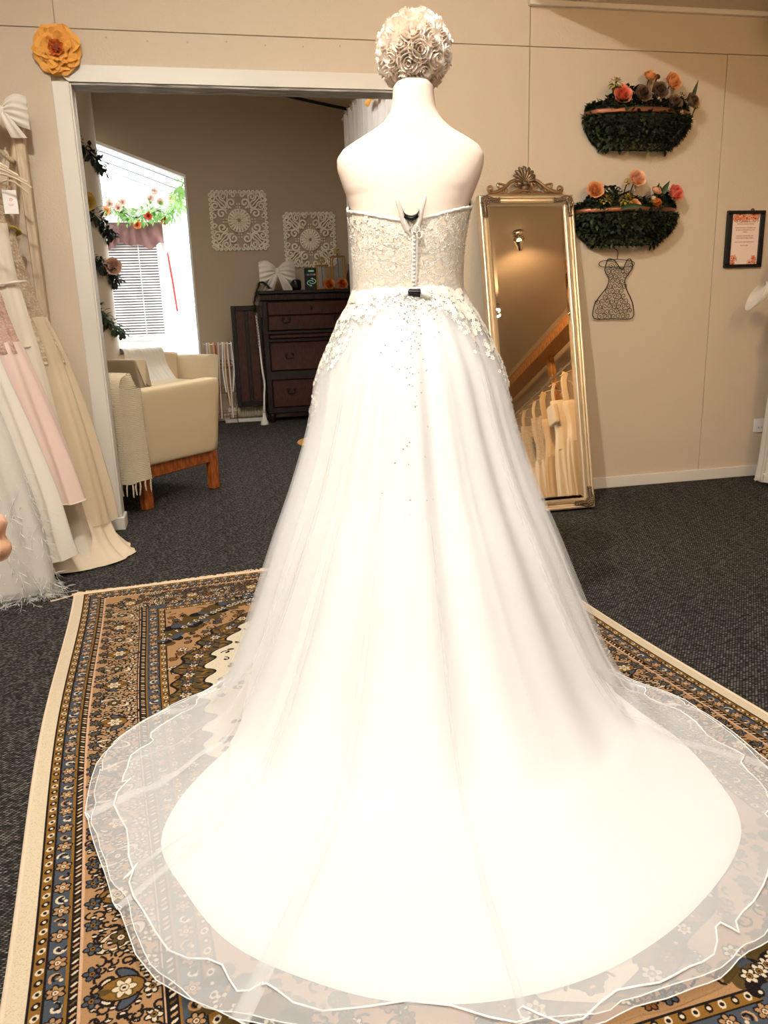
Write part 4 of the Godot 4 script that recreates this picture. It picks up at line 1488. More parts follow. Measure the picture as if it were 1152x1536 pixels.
func planter(at: Vector3, label: String, seed_: int) -> void:
	var t := thing("wall_basket", label, "wall planter", at)
	var A := 0.316
	var D := 0.15
	var rim := MB.new()
	var lo := []
	for k in 33:
		var a := PI * k / 32.0
		lo.append(Vector3(-cos(a) * A, 0, sin(a) * D + 0.006))
	rim.grid(32, 8, func(u: float, v: float):
		var a: float = PI * u
		var q: float = v * TAU
		var rr := 0.0025 * cos(q)
		return Vector3(-cos(a) * (A + rr), 0.012 * sin(q), sin(a) * (D + rr) + 0.006), false, true)
	rim.tube([Vector3(-A, 0, 0.006), Vector3(A, 0, 0.006)], 0.003, 6)
	part(t, "rim", rim, M.copper)
	for k in 11:
		var a := PI * (k + 0.0) / 10.0
		var w := MB.new()
		var top := Vector3(-cos(a) * A, -0.008, sin(a) * D + 0.006)
		w.tube(curve([top, Vector3(top.x * 0.97, -0.08, 0.006 + (top.z - 0.006) * 0.92), Vector3(top.x * 0.84, -0.145, 0.006 + (top.z - 0.006) * 0.6), Vector3(top.x * 0.66, -0.176, 0.008)], 5), 0.0022, 6)
		part(t, "wire", w, M.iron)
	var bw := MB.new()
	bw.tube(curve([Vector3(-A, 0, 0.006), Vector3(-A * 0.96, -0.08, 0.006), Vector3(-A * 0.8, -0.15, 0.006), Vector3(-A * 0.6, -0.178, 0.006), Vector3(0, -0.180, 0.006), Vector3(A * 0.6, -0.178, 0.006), Vector3(A * 0.8, -0.15, 0.006), Vector3(A * 0.96, -0.08, 0.006), Vector3(A, 0, 0.006)], 5), 0.0035, 6)
	part(t, "back_wire", bw, M.iron)
	var r2 := RandomNumberGenerator.new()
	r2.seed = seed_
	var moss := MB.new()
	moss.grid(30, 10, func(u: float, v: float):
		var a: float = PI * u
		var sc: float = 1.0 - 0.36 * pow(v, 2.2)
		return Vector3(-cos(a) * A * 0.93 * sc, 0.02 - 0.17 * v, 0.006 + sin(a) * D * 0.88 * sqrt(maxf(0.0, 1.0 - v * v * 0.9))))
	part(t, "moss_lining", moss, M.leaf)
	var lf := MB.new()
	var lb := MB.new()
	for k in 2700:
		var u := r2.randf()
		var v := r2.randf_range(-0.48, 0.0) if k % 2 == 0 else r2.randf_range(0.0, 1.05)
		if v > -0.04 and v < 0.07:
			continue
		var a := PI * u
		var sc := 1.0 - 0.38 * pow(maxf(v, 0.0), 2.2)
		var dome := 1.0 if v >= 0.0 else sqrt(maxf(0.05, 1.0 + v * 1.9)) * (0.72 + 0.28 * sin(u * 17.0 + seed_))
		var p := Vector3(-cos(a) * A * 0.97 * sc * (1.03 if v >= 0.0 else 0.95), -0.175 * v * (1.0 if v > 0 else (1.25 + 0.45 * sin(u * 13.0 + seed_)) * clampf(1.5 * sin(PI * u), 0.3, 1.0)), 0.014 + sin(a) * (D * 1.0) * sqrt(maxf(0.02, 1.0 - v * v * 0.85)) * dome)
		var d := (Vector3(-cos(a) * 0.6, r2.randf_range(-0.6, 0.7), 0.8 * sin(a) + 0.1) + Vector3(r2.randfn(0, 0.5), r2.randfn(0, 0.5), r2.randfn(0, 0.35))).normalized()
		if p.z + d.z * 0.03 < 0.005:
			d.z = absf(d.z)
		(lf if r2.randf() < 0.8 else lb).leaf(p, d, Vector3(0, 1, 0.35).normalized(), r2.randf_range(0.020, 0.038), r2.randf_range(0.014, 0.026), 0.3)
	stuff(part(t, "foliage", lf, M.leaf))
	stuff(part(t, "pale_foliage", lb, M.leaf_mid))


func wall_things() -> void:
	# paper rose at the corner of the opening
	var pr := thing("paper_rose", "big apricot paper rose pinned above the corner of the opening", "paper flower", Vector3(-0.556, 2.371, 0.002))
	var pad := MB.new()
	pad.lathe([Vector2(0.001, 0.0), Vector2(0.05, 0.0), Vector2(0.045, 0.012), Vector2(0.001, 0.016)], 20, Vector3.ZERO, Basis(Vector3.RIGHT, PI / 2))
	part(pr, "base", pad, M.apricot)
	var rings := [[0.112, 6, 0.018, 0.062, 0.10], [0.092, 5, 0.026, 0.054, 0.5], [0.072, 5, 0.034, 0.046, 0.2], [0.052, 5, 0.042, 0.036, 0.7], [0.034, 4, 0.050, 0.024, 0.1], [0.018, 3, 0.056, 0.014, 0.5]]
	for g in rings:
		for k in g[1]:
			var a: float = g[4] * 2.0 + TAU * k / g[1] + rng.randf_range(-0.1, 0.1)
			var rr: float = g[0] * rng.randf_range(0.95, 1.06)
			var hh: float = g[2]
			var wd: float = g[3]
			var b := MB.new()
			b.grid(10, 8, func(u: float, v: float):
				var s: float = (u - 0.5) * 2.0
				var w := wd * (0.35 + 0.75 * sin(minf(v, 0.8) * PI / 1.6)) * (1.0 - 0.25 * pow(v, 4.0))
				var x: float = s * w
				var y: float = rr * v * (1.0 - 0.10 * s * s) + 0.004 * sin(s * 5.0 + k) * v
				var curl: float = -0.016 * pow(maxf(0.0, v - 0.62) / 0.38, 2.0) * (1.0 + 0.6 * sin(s * 4.0 + k * 2.0))
				var z: float = 0.010 + hh * 0.35 + hh * 1.1 * pow(v, 1.3) + wd * 0.35 * s * s + curl
				return Vector3(x * cos(a) - y * sin(a), x * sin(a) + y * cos(a), z))
			part(pr, "petal", b, M.apricot if rr > 0.04 else M.orange)
	var heart := MB.new()
	heart.tube(spiral(Vector3(0, 0, 0.07), 0.014, 0.002, 0.0, 3.0, 30), 0.0024, 6)
	part(pr, "heart", heart, M.rust)
	# the two flower baskets
	var B1 := Vector3(2.482, 2.142, 0.004)
	var B2 := Vector3(2.434, 1.632, 0.004)
	planter(B1, "upper dark wire basket with copper rim and trailing greenery on the wall", 21)
	planter(B2, "lower dark wire basket of greenery on the wall, half behind the mirror frame", 22)
	var up := "flowers in the upper wall basket"
	var lo := "flowers in the lower wall basket"
	for f in [[955.6, 130.5, 0.034, "peach", 1, "rose", "peach rosebud standing tallest in the upper wall basket"], [990, 136, 0.042, "peach", 0, "rose", "open peach rose high on the right of the upper wall basket"], [912, 157, 0.044, "coral", 0, "rose", "coral pink rose above the copper rim of the upper basket"], [902, 143, 0.040, "mustard", 2, "hydrangea", "mustard green flower head at the left of the upper basket"], [942, 155, 0.042, "plum", 0, "ranunculus", "dusky brown bloom in the middle of the upper basket"], [966, 150, 0.042, "plum", 0, "ranunculus", "dusky brown bloom below the peach bud, upper basket"], [990, 166, 0.040, "plum", 0, "ranunculus", "dusky brown bloom drooping over the rim of the upper basket"], [1016, 162, 0.036, "plum", 0, "ranunculus", "dusky brown bloom at the right end of the upper basket"], [966.7, 130.5, 0.016, "plum", 1, "bud", "tiny brown bud beside the tallest peach rosebud"], [1003, 153, 0.024, "cream", 2, "blossom", "cream blossom spray between brown blooms, upper basket"], [1000, 177, 0.018, "cream", 1, "bud", "small cream bud hanging below the rim, upper basket"], [1025, 168, 0.022, "yellow", 2, "blossom", "pale yellow blossom at the right tip of the upper basket"]]:
		var p := Vector3(2.482 + (f[0] - 948) * 0.00406, 2.142 + (176 - f[1]) * 0.0039, 0.115 if f[1] > 140 else 0.085)
		flower_at(f[5], f[6], p, f[2], M[f[3]], Vector3((f[0] - 948) * 0.004, 0.35, 1.0 if f[4] != 1 else 0.3), f[4], up)
	for f in [[878, 292, 0.042, "peach", 0, "rose", "peach rose beside the mirror frame in the lower basket"], [891, 307, 0.040, "mustard", 2, "hydrangea", "olive green flower head at the left of the lower basket"], [923, 307, 0.044, "mustard", 2, "hydrangea", "bright mustard flower head in the middle of the lower basket"], [934, 314, 0.032, "peach", 0, "rose", "apricot rose tucked behind the bright mustard flower head"], [940, 276.5, 0.042, "pinkpeach", 0, "rose", "pale pink rose standing tallest in the lower basket"], [927, 281, 0.024, "yellow", 2, "blossom", "small yellow blossom left of the tallest pale pink rose"], [1000.5, 296, 0.042, "coral", 0, "rose", "coral pink rose at the right end of the lower basket"], [966.6, 312, 0.036, "orange", 1, "tulip", "striped orange tulip leaning over the rim of the lower basket"], [948.6, 322, 0.018, "cream", 1, "bud", "cream bud hanging below the rim of the lower basket"], [963.6, 304.6, 0.016, "cream", 1, "bud", "small cream bud above the orange tulip"], [971, 293, 0.028, "pinkpeach", 1, "rosebud", "pinkish bud below the upright leaves, lower basket"]]:
		var p := Vector3(2.434 + (f[0] - 934) * 0.00406, 1.632 + (319 - f[1]) * 0.0039, 0.12 if f[1] > 300 else 0.09)
		flower_at(f[5], f[6], p, f[2], M[f[3]], Vector3((f[0] - 934) * 0.004, 0.35, 1.0 if f[4] != 1 else 0.3), f[4], lo)
	# broad leaves
	for l in [[Vector3(2.782, 2.19, 0.07), Vector3(0.15, 1, 0.1), 0.12, 0.026, "upright dusty green leaf at the right end of the upper basket"], [Vector3(2.585, 1.69, 0.08), Vector3(0.05, 1, 0.1), 0.085, 0.035, "short upright green leaf in the lower basket"], [Vector3(2.615, 1.70, 0.08), Vector3(0.45, 1, 0.1), 0.095, 0.036, "slanted green leaf right of the short one, lower basket"], [Vector3(2.33, 1.63, 0.15), Vector3(0.5, 0.25, 0.4), 0.14, 0.030, "long grey green leaf arching over the rim of the lower basket"]]:
		var b := MB.new()
		var d: Vector3 = (l[1] as Vector3).normalized()
		b.grid(6, 10, func(u: float, v: float):
			var s: float = (u - 0.5) * 2.0
			var side := d.cross(Vector3.BACK).normalized()
			return side * s * l[3] * sin(PI * pow(v, 0.8)) * 0.5 + d * l[2] * v + Vector3(0, -0.35 * l[2] * v * v * (1.0 if l[2] > 0.13 else 0.0), 0.006 * s * s + 0.02 * v * v))
		solo("broad_leaf", b, M.leaf_mid, l[4], "leaf", l[0])
	# wire dress on its little hanger
	var wd := thing("wire_dress", "small black wire dress ornament on a hanger hooked below the lower basket", "ornament", Vector3(2.39, 1.03, 0.012))
	var hk := MB.new()
	hk.tube(curve([Vector3(-0.002, 0.436, 0.006), Vector3(-0.016, 0.424, 0.006), Vector3(-0.010, 0.404, 0.006), Vector3(0.010, 0.388, 0.006), Vector3(0.013, 0.365, 0.006), Vector3(0.010, 0.340, 0.006)], 5), 0.0022, 6)
	hk.tube(curve([Vector3(0.01, 0.342, 0.006), Vector3(-0.08, 0.336, 0.006), Vector3(-0.105, 0.318, 0.006), Vector3(-0.08, 0.302, 0.006), Vector3(0.01, 0.300, 0.006), Vector3(0.10, 0.300, 0.006), Vector3(0.121, 0.316, 0.006), Vector3(0.10, 0.332, 0.006), Vector3(0.01, 0.342, 0.006)], 5), 0.0022, 6)
	part(wd, "hanger", hk, M.iron)
	var outl := [Vector2(-0.050, 0.344), Vector2(-0.066, 0.283), Vector2(-0.038, 0.234), Vector2(-0.048, 0.19), Vector2(-0.075, 0.156), Vector2(-0.105, 0.12), Vector2(-0.126, 0.082), Vector2(-0.124, 0.011), Vector2(0.0, 0.006), Vector2(0.123, 0.004), Vector2(0.126, 0.075), Vector2(0.108, 0.12), Vector2(0.089, 0.152), Vector2(0.072, 0.19), Vector2(0.066, 0.228), Vector2(0.098, 0.272), Vector2(0.111, 0.300), Vector2(0.098, 0.338), Vector2(0.075, 0.338), Vector2(0.045, 0.284), Vector2(0.0, 0.330), Vector2(-0.030, 0.345), Vector2(-0.050, 0.344)]
	var ol := MB.new()
	var o3 := []
	for p in outl:
		o3.append(Vector3(p.x, p.y, 0.006))
	ol.tube(curve(o3, 3), 0.0028, 6)
	part(wd, "outline", ol, M.iron)
	var poly := PackedVector2Array(outl)
	var sc := MB.new()
	var rows := 11
	for j in rows:
		for i in 9:
			var c := Vector2(-0.118 + i * 0.030 + (0.015 if j % 2 else 0.0), 0.020 + j * 0.0285)
			if not (Geometry2D.is_point_in_polygon(c, poly) and Geometry2D.is_point_in_polygon(c + Vector2(0.009, 0.004), poly) and Geometry2D.is_point_in_polygon(c - Vector2(0.009, 0.004), poly)):
				continue
			var dirn := 1.0 if (i + j) % 2 else -1.0
			sc.tube(spiral(Vector3(c.x, c.y, 0.006), 0.0180, 0.004, i * 1.3 + j * 0.9, 1.25 * dirn, 14), 0.0018, 5)
	part(wd, "scrollwork", sc, M.iron)
	# framed notice
	var fr := thing("framed_notice", "black framed floral notice with printed lines on the right of the wall", "picture frame", Vector3(3.239, 1.310, 0.002))
	part(fr, "frame", boxes([[Vector3(-0.128, 0, 0), Vector3(0.128, 0.019, 0.02)], [Vector3(-0.128, 0.307, 0), Vector3(0.128, 0.326, 0.02)], [Vector3(-0.128, 0.019, 0), Vector3(-0.093, 0.307, 0.02)], [Vector3(0.096, 0.019, 0), Vector3(0.128, 0.307, 0.02)]]), M.blackgloss)
	var pm := mat(Color.WHITE, 0.8)
	var im := Image.create(190, 290, false, Image.FORMAT_RGB8)
	im.fill(rgb8(244, 222, 206))
	var q := RandomNumberGenerator.new()
	q.seed = 4
	for k in 30:
		var p := Vector2(q.randf_range(8, 182), q.randf_range(0, 30)) if k < 20 else Vector2(q.randf_range(128, 190) if k % 2 else q.randf_range(0, 30), q.randf_range(250, 288))
		bloom(im, p, q.randf_range(10, 20), 6, k, rgb8(214, 120, 84), [rgb8(238, 168, 132), rgb8(226, 132, 96), rgb8(246, 196, 160)][k % 3], rgb8(200, 96, 70), rgb8(120, 50, 40))
		stroke(im, p + Vector2(10, 6), 4, 14, k, 0.3, 1.4, rgb8(66, 60, 62))
	pm.albedo_texture = ImageTexture.create_from_image(im)
	var pp := MB.new()
	pp.box(Vector3(0.0015, 0.163, 0.008), Vector3(0.192, 0.290, 0.002), 0.0)
	for k in pp.v.size():
		pp.uv[k] = Vector2((pp.v[k].x + 0.0945) / 0.192, 1.0 - (pp.v[k].y - 0.018) / 0.290)
	part(fr, "print", pp, pm)
	var font := SystemFont.new()
	font.font_names = PackedStringArray(["Droid Sans"])
	var lines := [["MAY YOU REMEMBER FOREVER AND", 0.262], ["BEAUTIFUL WEDDING DRESSES", 0.250], ["THANK YOU FOR ALL THE WORK THAT", 0.228], ["WE AIM TO CREATE WITH ALL OUR", 0.216], ["HEARTS", 0.204], ["OUR STAFF LOVE HELPING YOU", 0.182], ["CHOOSE AND FITTING SO MUCH", 0.170], ["LOOK FOR YOU AND #HAPPILYEVER", 0.147], ["HOLLY & ROSE", 0.127]]
	for l in lines:
		var tm := TextMesh.new()
		tm.text = l[0]
		tm.font = font
		tm.font_size = 16
		tm.pixel_size = 0.00052
		tm.depth = 0.0006
		tm.curve_step = 4.0
		var o := part(fr, "lettering", tm, M.rust)
		o.position = Vector3(0.001, l[1], 0.0094)
	var hang := MB.new()
	hang.tube(spiral(Vector3(0.042, 0.326, 0.008), 0.010, 0.010, 0.0, 0.5, 8), 0.003, 6)
	part(fr, "hanging_loop", hang, M.black)
	# sockets
	for s in [[Vector3(1.563, 0.945, 0.001), 0.056, 0.078, "white wall switch plate between the gown and the mirror"], [Vector3(3.47, 0.329, 0.001), 0.097, 0.090, "white double wall socket low behind the hanging gown at the right"]]:
		var t := thing("wall_plate", s[3], "socket", s[0])
		part(t, "plate", boxes([[Vector3(-s[1] / 2, -s[2] / 2, 0), Vector3(s[1] / 2, s[2] / 2, 0.009)]], 0.003), M.white)
		part(t, "rocker", boxes([[Vector3(-0.010, 0.006, 0.009), Vector3(0.010, 0.026, 0.013)]], 0.002), M.white)
		part(t, "slots", boxes([[Vector3(-0.016, -0.02, 0.0085), Vector3(-0.012, -0.008, 0.0096)], [Vector3(0.004, -0.02, 0.0085), Vector3(0.008, -0.008, 0.0096)]], 0.0), M.black)


# ------------------------------------------------------------------ second room
func drawer(p: Node3D, x0: float, x1: float, y0: float, y1: float, z: float, handles: Array, hy: float) -> void:
	var d := part(p, "drawer", boxes([[Vector3(x0, y0, z - 0.03), Vector3(x1, y1, z + 0.012)]], 0.006), M.darkwood)
	for hx in handles:
		var b := MB.new()
		for s in [-1.0, 1.0]:
			b.ball(Vector3(hx + s * 0.032, hy + 0.012, z + 0.018), Vector3(0.015, 0.015, 0.007), 10, 6)
		b.tube(curve([Vector3(hx - 0.032, hy + 0.012, z + 0.026), Vector3(hx - 0.040, hy - 0.012, z + 0.028), Vector3(hx - 0.018, hy - 0.030, z + 0.03), Vector3(hx, hy - 0.022, z + 0.03), Vector3(hx + 0.018, hy - 0.030, z + 0.03), Vector3(hx + 0.040, hy - 0.012, z + 0.028), Vector3(hx + 0.032, hy + 0.012, z + 0.026)], 4), 0.0055, 6)
		part(d, "bail_handle", b, M.iron)


func back_things() -> void:
	# chest of drawers with an open side leaf
	var t := thing("chest_of_drawers", "tall dark wood chest of drawers with dentil cornice against the far wall", "chest of drawers", Vector3(0, 0, 0))
	var x0 := 0.61
	var x1 := 1.62
	var zf := -3.90
	part(t, "carcass", boxes([[Vector3(x0 + 0.01, 0.10, -4.27), Vector3(x1 - 0.01, 1.24, zf - 0.032)], [Vector3(x0, 0.10, -4.27), Vector3(x0 + 0.055, 1.24, zf)], [Vector3(x1 - 0.055, 0.10, -4.27), Vector3(x1, 1.24, zf)], [Vector3(x0, 0.095, zf - 0.05), Vector3(x1, 0.155, zf + 0.004)], [Vector3(x0, 0.44, zf - 0.03), Vector3(x1, 0.535, zf + 0.002)], [Vector3(x0, 0.825, zf - 0.03), Vector3(x1, 0.86, zf + 0.002)], [Vector3(x0, 0.905, zf - 0.03), Vector3(x1, 0.94, zf + 0.002)]], 0.006), M.blackwood)
	part(t, "top", boxes([[Vector3(x0 - 0.035, 1.305, -4.28), Vector3(x1 + 0.03, 1.338, zf + 0.045)], [Vector3(x0 - 0.015, 1.24, -4.275), Vector3(x1 + 0.012, 1.305, zf + 0.018)]], 0.006), M.blackwood)
	for k in 34:
		part(t, "dentil", boxes([[Vector3(x0 - 0.012 + k * 0.0305, 1.252, zf + 0.016), Vector3(x0 + 0.004 + k * 0.0305, 1.285, zf + 0.032)]], 0.002), M.darkwood)
	drawer(t, x0 + 0.06, x1 - 0.06, 1.095, 1.225, zf, [], 0.0)
	var kn := MB.new()
	kn.ball(Vector3(1.115, 1.16, zf + 0.022), Vector3(0.014, 0.018, 0.012), 12, 8)
	part(t, "knob", kn, M.iron)
	drawer(t, x0 + 0.06, x1 - 0.06, 0.945, 1.088, zf, [0.85, 1.38], 1.05)
	drawer(t, x0 + 0.06, x1 - 0.06, 0.865, 0.90, zf, [], 0.0)
	drawer(t, x0 + 0.06, x1 - 0.06, 0.54, 0.82, zf, [0.862, 1.37], 0.69)
	drawer(t, x0 + 0.06, x1 - 0.06, 0.16, 0.436, zf, [0.862, 1.37], 0.33)
	for x in [x0 + 0.04, x1 - 0.04]:
		for z in [-4.22, zf - 0.05]:
			var ft := MB.new()
			ft.lathe([Vector2(0.001, 0.10), Vector2(0.035, 0.10), Vector2(0.040, 0.07), Vector2(0.030, 0.04), Vector2(0.034, 0.015), Vector2(0.028, 0.0), Vector2(0.001, 0.0)], 16, Vector3(x, 0, z))
			part(t, "foot", ft, M.blackwood)
	var lf := part(t, "side_leaf", boxes([[Vector3(0.30, 0.175, -3.985), Vector3(0.345, 1.20, -3.955)], [Vector3(0.43, 0.235, -3.985), Vector3(0.47, 1.15, -3.957)], [Vector3(0.555, 0.175, -3.985), Vector3(0.60, 1.20, -3.955)], [Vector3(0.345, 1.15, -3.985), Vector3(0.555, 1.20, -3.955)], [Vector3(0.345, 0.175, -3.985), Vector3(0.555, 0.235, -3.955)]], 0.004), M.blackwood)
	for x in [0.345, 0.47]:
		part(lf, "panel", boxes([[Vector3(x - 0.004, 0.23, -3.98), Vector3(x + 0.089, 1.155, -3.966)]], 0.004), M.darkwood)
	part(lf, "hinge", boxes([[Vector3(0.596, 0.3, -3.975), Vector3(0.613, 0.38, -3.962)], [Vector3(0.596, 1.0, -3.975), Vector3(0.613, 1.08, -3.962)]], 0.002), M.iron)
	# ribbed duct and white skirting box under the leaf
	var du := MB.new()
	du.grid(24, 80, func(u: float, v: float):
		var r: float = 0.055 + 0.006 * sin(v * TAU * 18.0)
		return Vector3(0.21 + v * 0.37, 0.099 + sin(u * TAU) * r, -4.16 + cos(u * TAU) * r), true)
	du.ball(Vector3(0.21, 0.099, -4.16), Vector3(0.012, 0.055, 0.055), 20, 10)
	solo("ribbed_duct", du, mat(rgb8(214, 202, 172), 0.7), "cream ribbed duct lying on the white box under the dark side leaf", "duct")
	solo("skirting_box", boxes([[Vector3(0.16, 0.0005, -4.24), Vector3(0.59, 0.038, -4.07)]], 0.006), M.trim, "low white box on the carpet under the ribbed duct", "box")
	# on the chest
	var y := 1.3385
	bow("satin_bow", Vector3(0.80, y, -4.02), 0.20, M.gownwhite, "large ivory satin bow propped on the left of the dark chest", true)
	var jar := thing("black_jar", "small black faceted jar beside the bow on the chest", "jar", Vector3(0.985, y, -4.02))
	var jb := MB.new()
	jb.lathe([Vector2(0.001, 0.0), Vector2(0.045, 0.0), Vector2(0.055, 0.03), Vector2(0.055, 0.09), Vector2(0.042, 0.105), Vector2(0.040, 0.104), Vector2(0.038, 0.02), Vector2(0.001, 0.02)], 10)
	part(jar, "body", jb, M.blackgloss)
	var sg := thing("counter_sign", "black card sign with a mint green two arrow loop standing on the chest", "sign", Vector3(1.145, y, -4.0))
	part(sg, "card", boxes([[Vector3(-0.07, 0.0, -0.012), Vector3(0.07, 0.215, 0.0)]], 0.003), M.black)
	var mint := mat(rgb8(178, 240, 214), 0.6)
	var mk := MB.new()
	mk.tube(curve([Vector3(-0.012, 0.042, 0.001), Vector3(-0.038, 0.056, 0.001), Vector3(-0.044, 0.072, 0.001), Vector3(-0.026, 0.090, 0.001), Vector3(0.006, 0.090, 0.001), Vector3(0.020, 0.078, 0.001)], 3), 0.0045, 6, true, 0.3, Vector3.BACK)
	mk.tube(curve([Vector3(0.012, 0.112, 0.001), Vector3(0.038, 0.098, 0.001), Vector3(0.044, 0.082, 0.001), Vector3(0.026, 0.064, 0.001), Vector3(-0.006, 0.064, 0.001), Vector3(-0.020, 0.076, 0.001)], 3), 0.0045, 6, true, 0.3, Vector3.BACK)
	mk.ext(PackedVector2Array([Vector2(-0.012, 0.054), Vector2(-0.012, 0.030), Vector2(0.006, 0.042)]), 0.002)
	mk.ext(PackedVector2Array([Vector2(0.012, 0.124), Vector2(0.012, 0.100), Vector2(-0.006, 0.112)]), 0.002)
	part(sg, "arrow_loop", mk, mint)
	part(sg, "badge", boxes([[Vector3(-0.028, 0.178, 0.0), Vector3(0.028, 0.196, 0.002)]], 0.001), mint)
	var tm := TextMesh.new()
	tm.text = "IN STORE"
	var fnt := SystemFont.new()
	fnt.font_names = PackedStringArray(["Droid Sans"])
	tm.font = fnt
	tm.font_size = 16
	tm.pixel_size = 0.0014
	tm.depth = 0.001
	var w := part(sg, "lettering", tm, M.white)
	w.position = Vector3(0, 0.150, 0.001)
	for l in [[1.262, 0.115, 0.235, "shorter gold framed glass lantern beside the black sign"], [1.435, 0.125, 0.32, "taller gold framed glass lantern near the right of the chest"]]:
		var ln := thing("glass_lantern", l[3], "lantern", Vector3(l[0], y, -4.05))
		var h: float = l[2]
		var hw: float = l[1] / 2.0
		for sx in [-1.0, 1.0]:
			for sz in [-1.0, 1.0]:
				part(ln, "post", boxes([[Vector3(sx * hw - 0.006, 0.012, sz * hw - 0.006), Vector3(sx * hw + 0.006, h, sz * hw + 0.006)]], 0.002), M.gold)
		part(ln, "base", boxes([[Vector3(-hw - 0.006, 0, -hw - 0.006), Vector3(hw + 0.006, 0.012, hw + 0.006)]]), M.gold)
		part(ln, "top_frame", boxes([[Vector3(-hw - 0.006, h, -hw - 0.006), Vector3(hw + 0.006, h + 0.012, -hw + 0.01)], [Vector3(-hw - 0.006, h, hw - 0.01), Vector3(hw + 0.006, h + 0.012, hw + 0.006)], [Vector3(-hw - 0.006, h, -hw), Vector3(-hw + 0.01, h + 0.012, hw)], [Vector3(hw - 0.01, h, -hw), Vector3(hw + 0.006, h + 0.012, hw)]]), M.gold)
		part(ln, "pane", boxes([[Vector3(-hw + 0.006, 0.012, hw - 0.001), Vector3(hw - 0.006, h, hw + 0.001)]], 0.0), M.glass)
		part(ln, "pane", boxes([[Vector3(-hw - 0.001, 0.012, -hw + 0.006), Vector3(-hw + 0.001, h, hw - 0.006)]], 0.0), M.glass)
		var po := thing("dried_posy", "dried pale hydrangea head rising out of the %s lantern" % l[3].split(" ")[0], "dried flower", Vector3(l[0], y + h * 0.15, -4.05), 0.0, "dried flowers in the lanterns")
		var pb := MB.new()
		for k in 60:
			var yy := 1.0 - 1.6 * (k + 0.5) / 60.0
			var a := k * 2.39996
			var d := Vector3(cos(a) * sqrt(1.0 - yy * yy), yy, sin(a) * sqrt(1.0 - yy * yy))
			pb.leaf(Vector3(0, h * 0.85 + 0.055, 0) + d * 0.022, d, Vector3(0.2, 1, 0.3), 0.024, 0.02, 0.4)
		part(po, "petals", pb, mat(rgb8(206, 190, 130), 0.9))
		var ps := MB.new()
		ps.tube([Vector3(0.01, 0.0, 0), Vector3(0, h * 0.85 + 0.05, 0)], 0.004, 6)
		part(po, "stem", ps, M.dowel)
	for l in [[1.315, "dusty orange rose in front of the shorter gold lantern"], [1.45, "dusty orange rose in front of the taller gold lantern"]]:
		flower_at("rose", l[1], Vector3(l[0], y + 0.045, -3.93), 0.052, M.orange, Vector3(0, 0.5, 1), 0, "orange roses on the chest")
	var vs := thing("brown_vase", "dark brown narrow vase at the right end of the chest", "vase", Vector3(1.575, y, -4.08))
	var vb := MB.new()
	vb.lathe([Vector2(0.001, 0.0), Vector2(0.035, 0.0), Vector2(0.05, 0.06), Vector2(0.045, 0.15), Vector2(0.022, 0.21), Vector2(0.028, 0.25), Vector2(0.024, 0.25), Vector2(0.018, 0.21), Vector2(0.001, 0.20)], 20)
	part(vs, "body", vb, M.dowel)
	# beaded garland over the corner of the chest, and a white ribbon below it
	var gl := MB.new()
	var path := curve([Vector3(0.700, 1.362, -3.875), Vector3(0.66, 1.405, -3.88), Vector3(0.615, 1.425, -3.88), Vector3(0.585, 1.375, -3.87), Vector3(0.555, 1.30, -3.845), Vector3(0.535, 1.22, -3.85), Vector3(0.53, 1.14, -3.86)], 6)
	gl.tube(path, 0.006, 6)
	for k in path.size():
		for q in 7:
			var a := q * 2.4 + k
			gl.leaf(path[k], Vector3(cos(a), 0.25 * sin(a * 2.0), sin(a)).normalized(), Vector3.UP, 0.030, 0.014, 0.2)
	solo("dark_garland", gl, M.leaf, "dark leafy garland draped over the left corner of the chest", "garland")
	var rb := MB.new()
	rb.tube(curve([Vector3(0.545, 1.10, -3.835), Vector3(0.556, 0.86, -3.83), Vector3(0.565, 0.6, -3.83), Vector3(0.580, 0.42, -3.825), Vector3(0.568, 0.30, -3.81), Vector3(0.555, 0.13, -3.80)], 8), 0.009, 8, true, 0.18, Vector3.BACK)
	var ribbon := thing("hanging_ribbon", "narrow white ribbon with a bell tassel hanging down the left of the chest", "ribbon")
	part(ribbon, "band", rb, M.gownwhite)
	var tas := MB.new()
	tas.lathe([Vector2(0.001, 0.12), Vector2(0.012, 0.12), Vector2(0.018, 0.08), Vector2(0.034, 0.04), Vector2(0.045, 0.002), Vector2(0.030, 0.004), Vector2(0.001, 0.03)], 18, Vector3(0.553, 0.0, -3.80))
	part(ribbon, "tassel", tas, M.gownwhite)
	var bd := MB.new()
	for k in 40:
		var p := Vector3(0.548 + 0.006 * sin(k * 1.9), 1.12 - k * 0.0085, -3.818 + 0.004 * cos(k * 2.3))
		bd.ball(p, Vector3.ONE * 0.0055, 8, 5)
	solo("bead_string", stringed(bd), M.bead, "string of small silver beads hanging beside the white ribbon", "beads")
	# carved square panels
	carved(Vector3(0.47, 2.05, -4.308), 0.575, "left white carved square panel on the far wall, hung higher")
	carved(Vector3(1.195, 1.853, -4.308), 0.54, "right white carved square panel above the chest, hung lower")
	# straw mat
	var mt := MB.new()
	mt.grid(64, 60, func(u: float, v: float):
		var r: float = 0.34 * v
		return Vector3(cos(u * TAU) * r, 0.012 + 0.004 * absf(sin(v * PI * 15.0)), sin(u * TAU) * r), true)
	mt.tube(spiral(Vector3(0, 0.007, 0), 0.338, 0.338, 0, 1.0, 64, Vector3.RIGHT, Vector3.BACK), 0.0065, 6, false)
	solo("straw_mat", mt, M.straw, "round coiled straw mat on the carpet in the second room", "mat", Vector3(1.08, 0, -2.45))
	# gathered white drape along the right side of the second room
	var cu := thing("gathered_drape", "gathered sheer white drape hanging behind the shoulder of the dress form", "curtain", Vector3(1.40, 0, 0))
	var cb := MB.new()
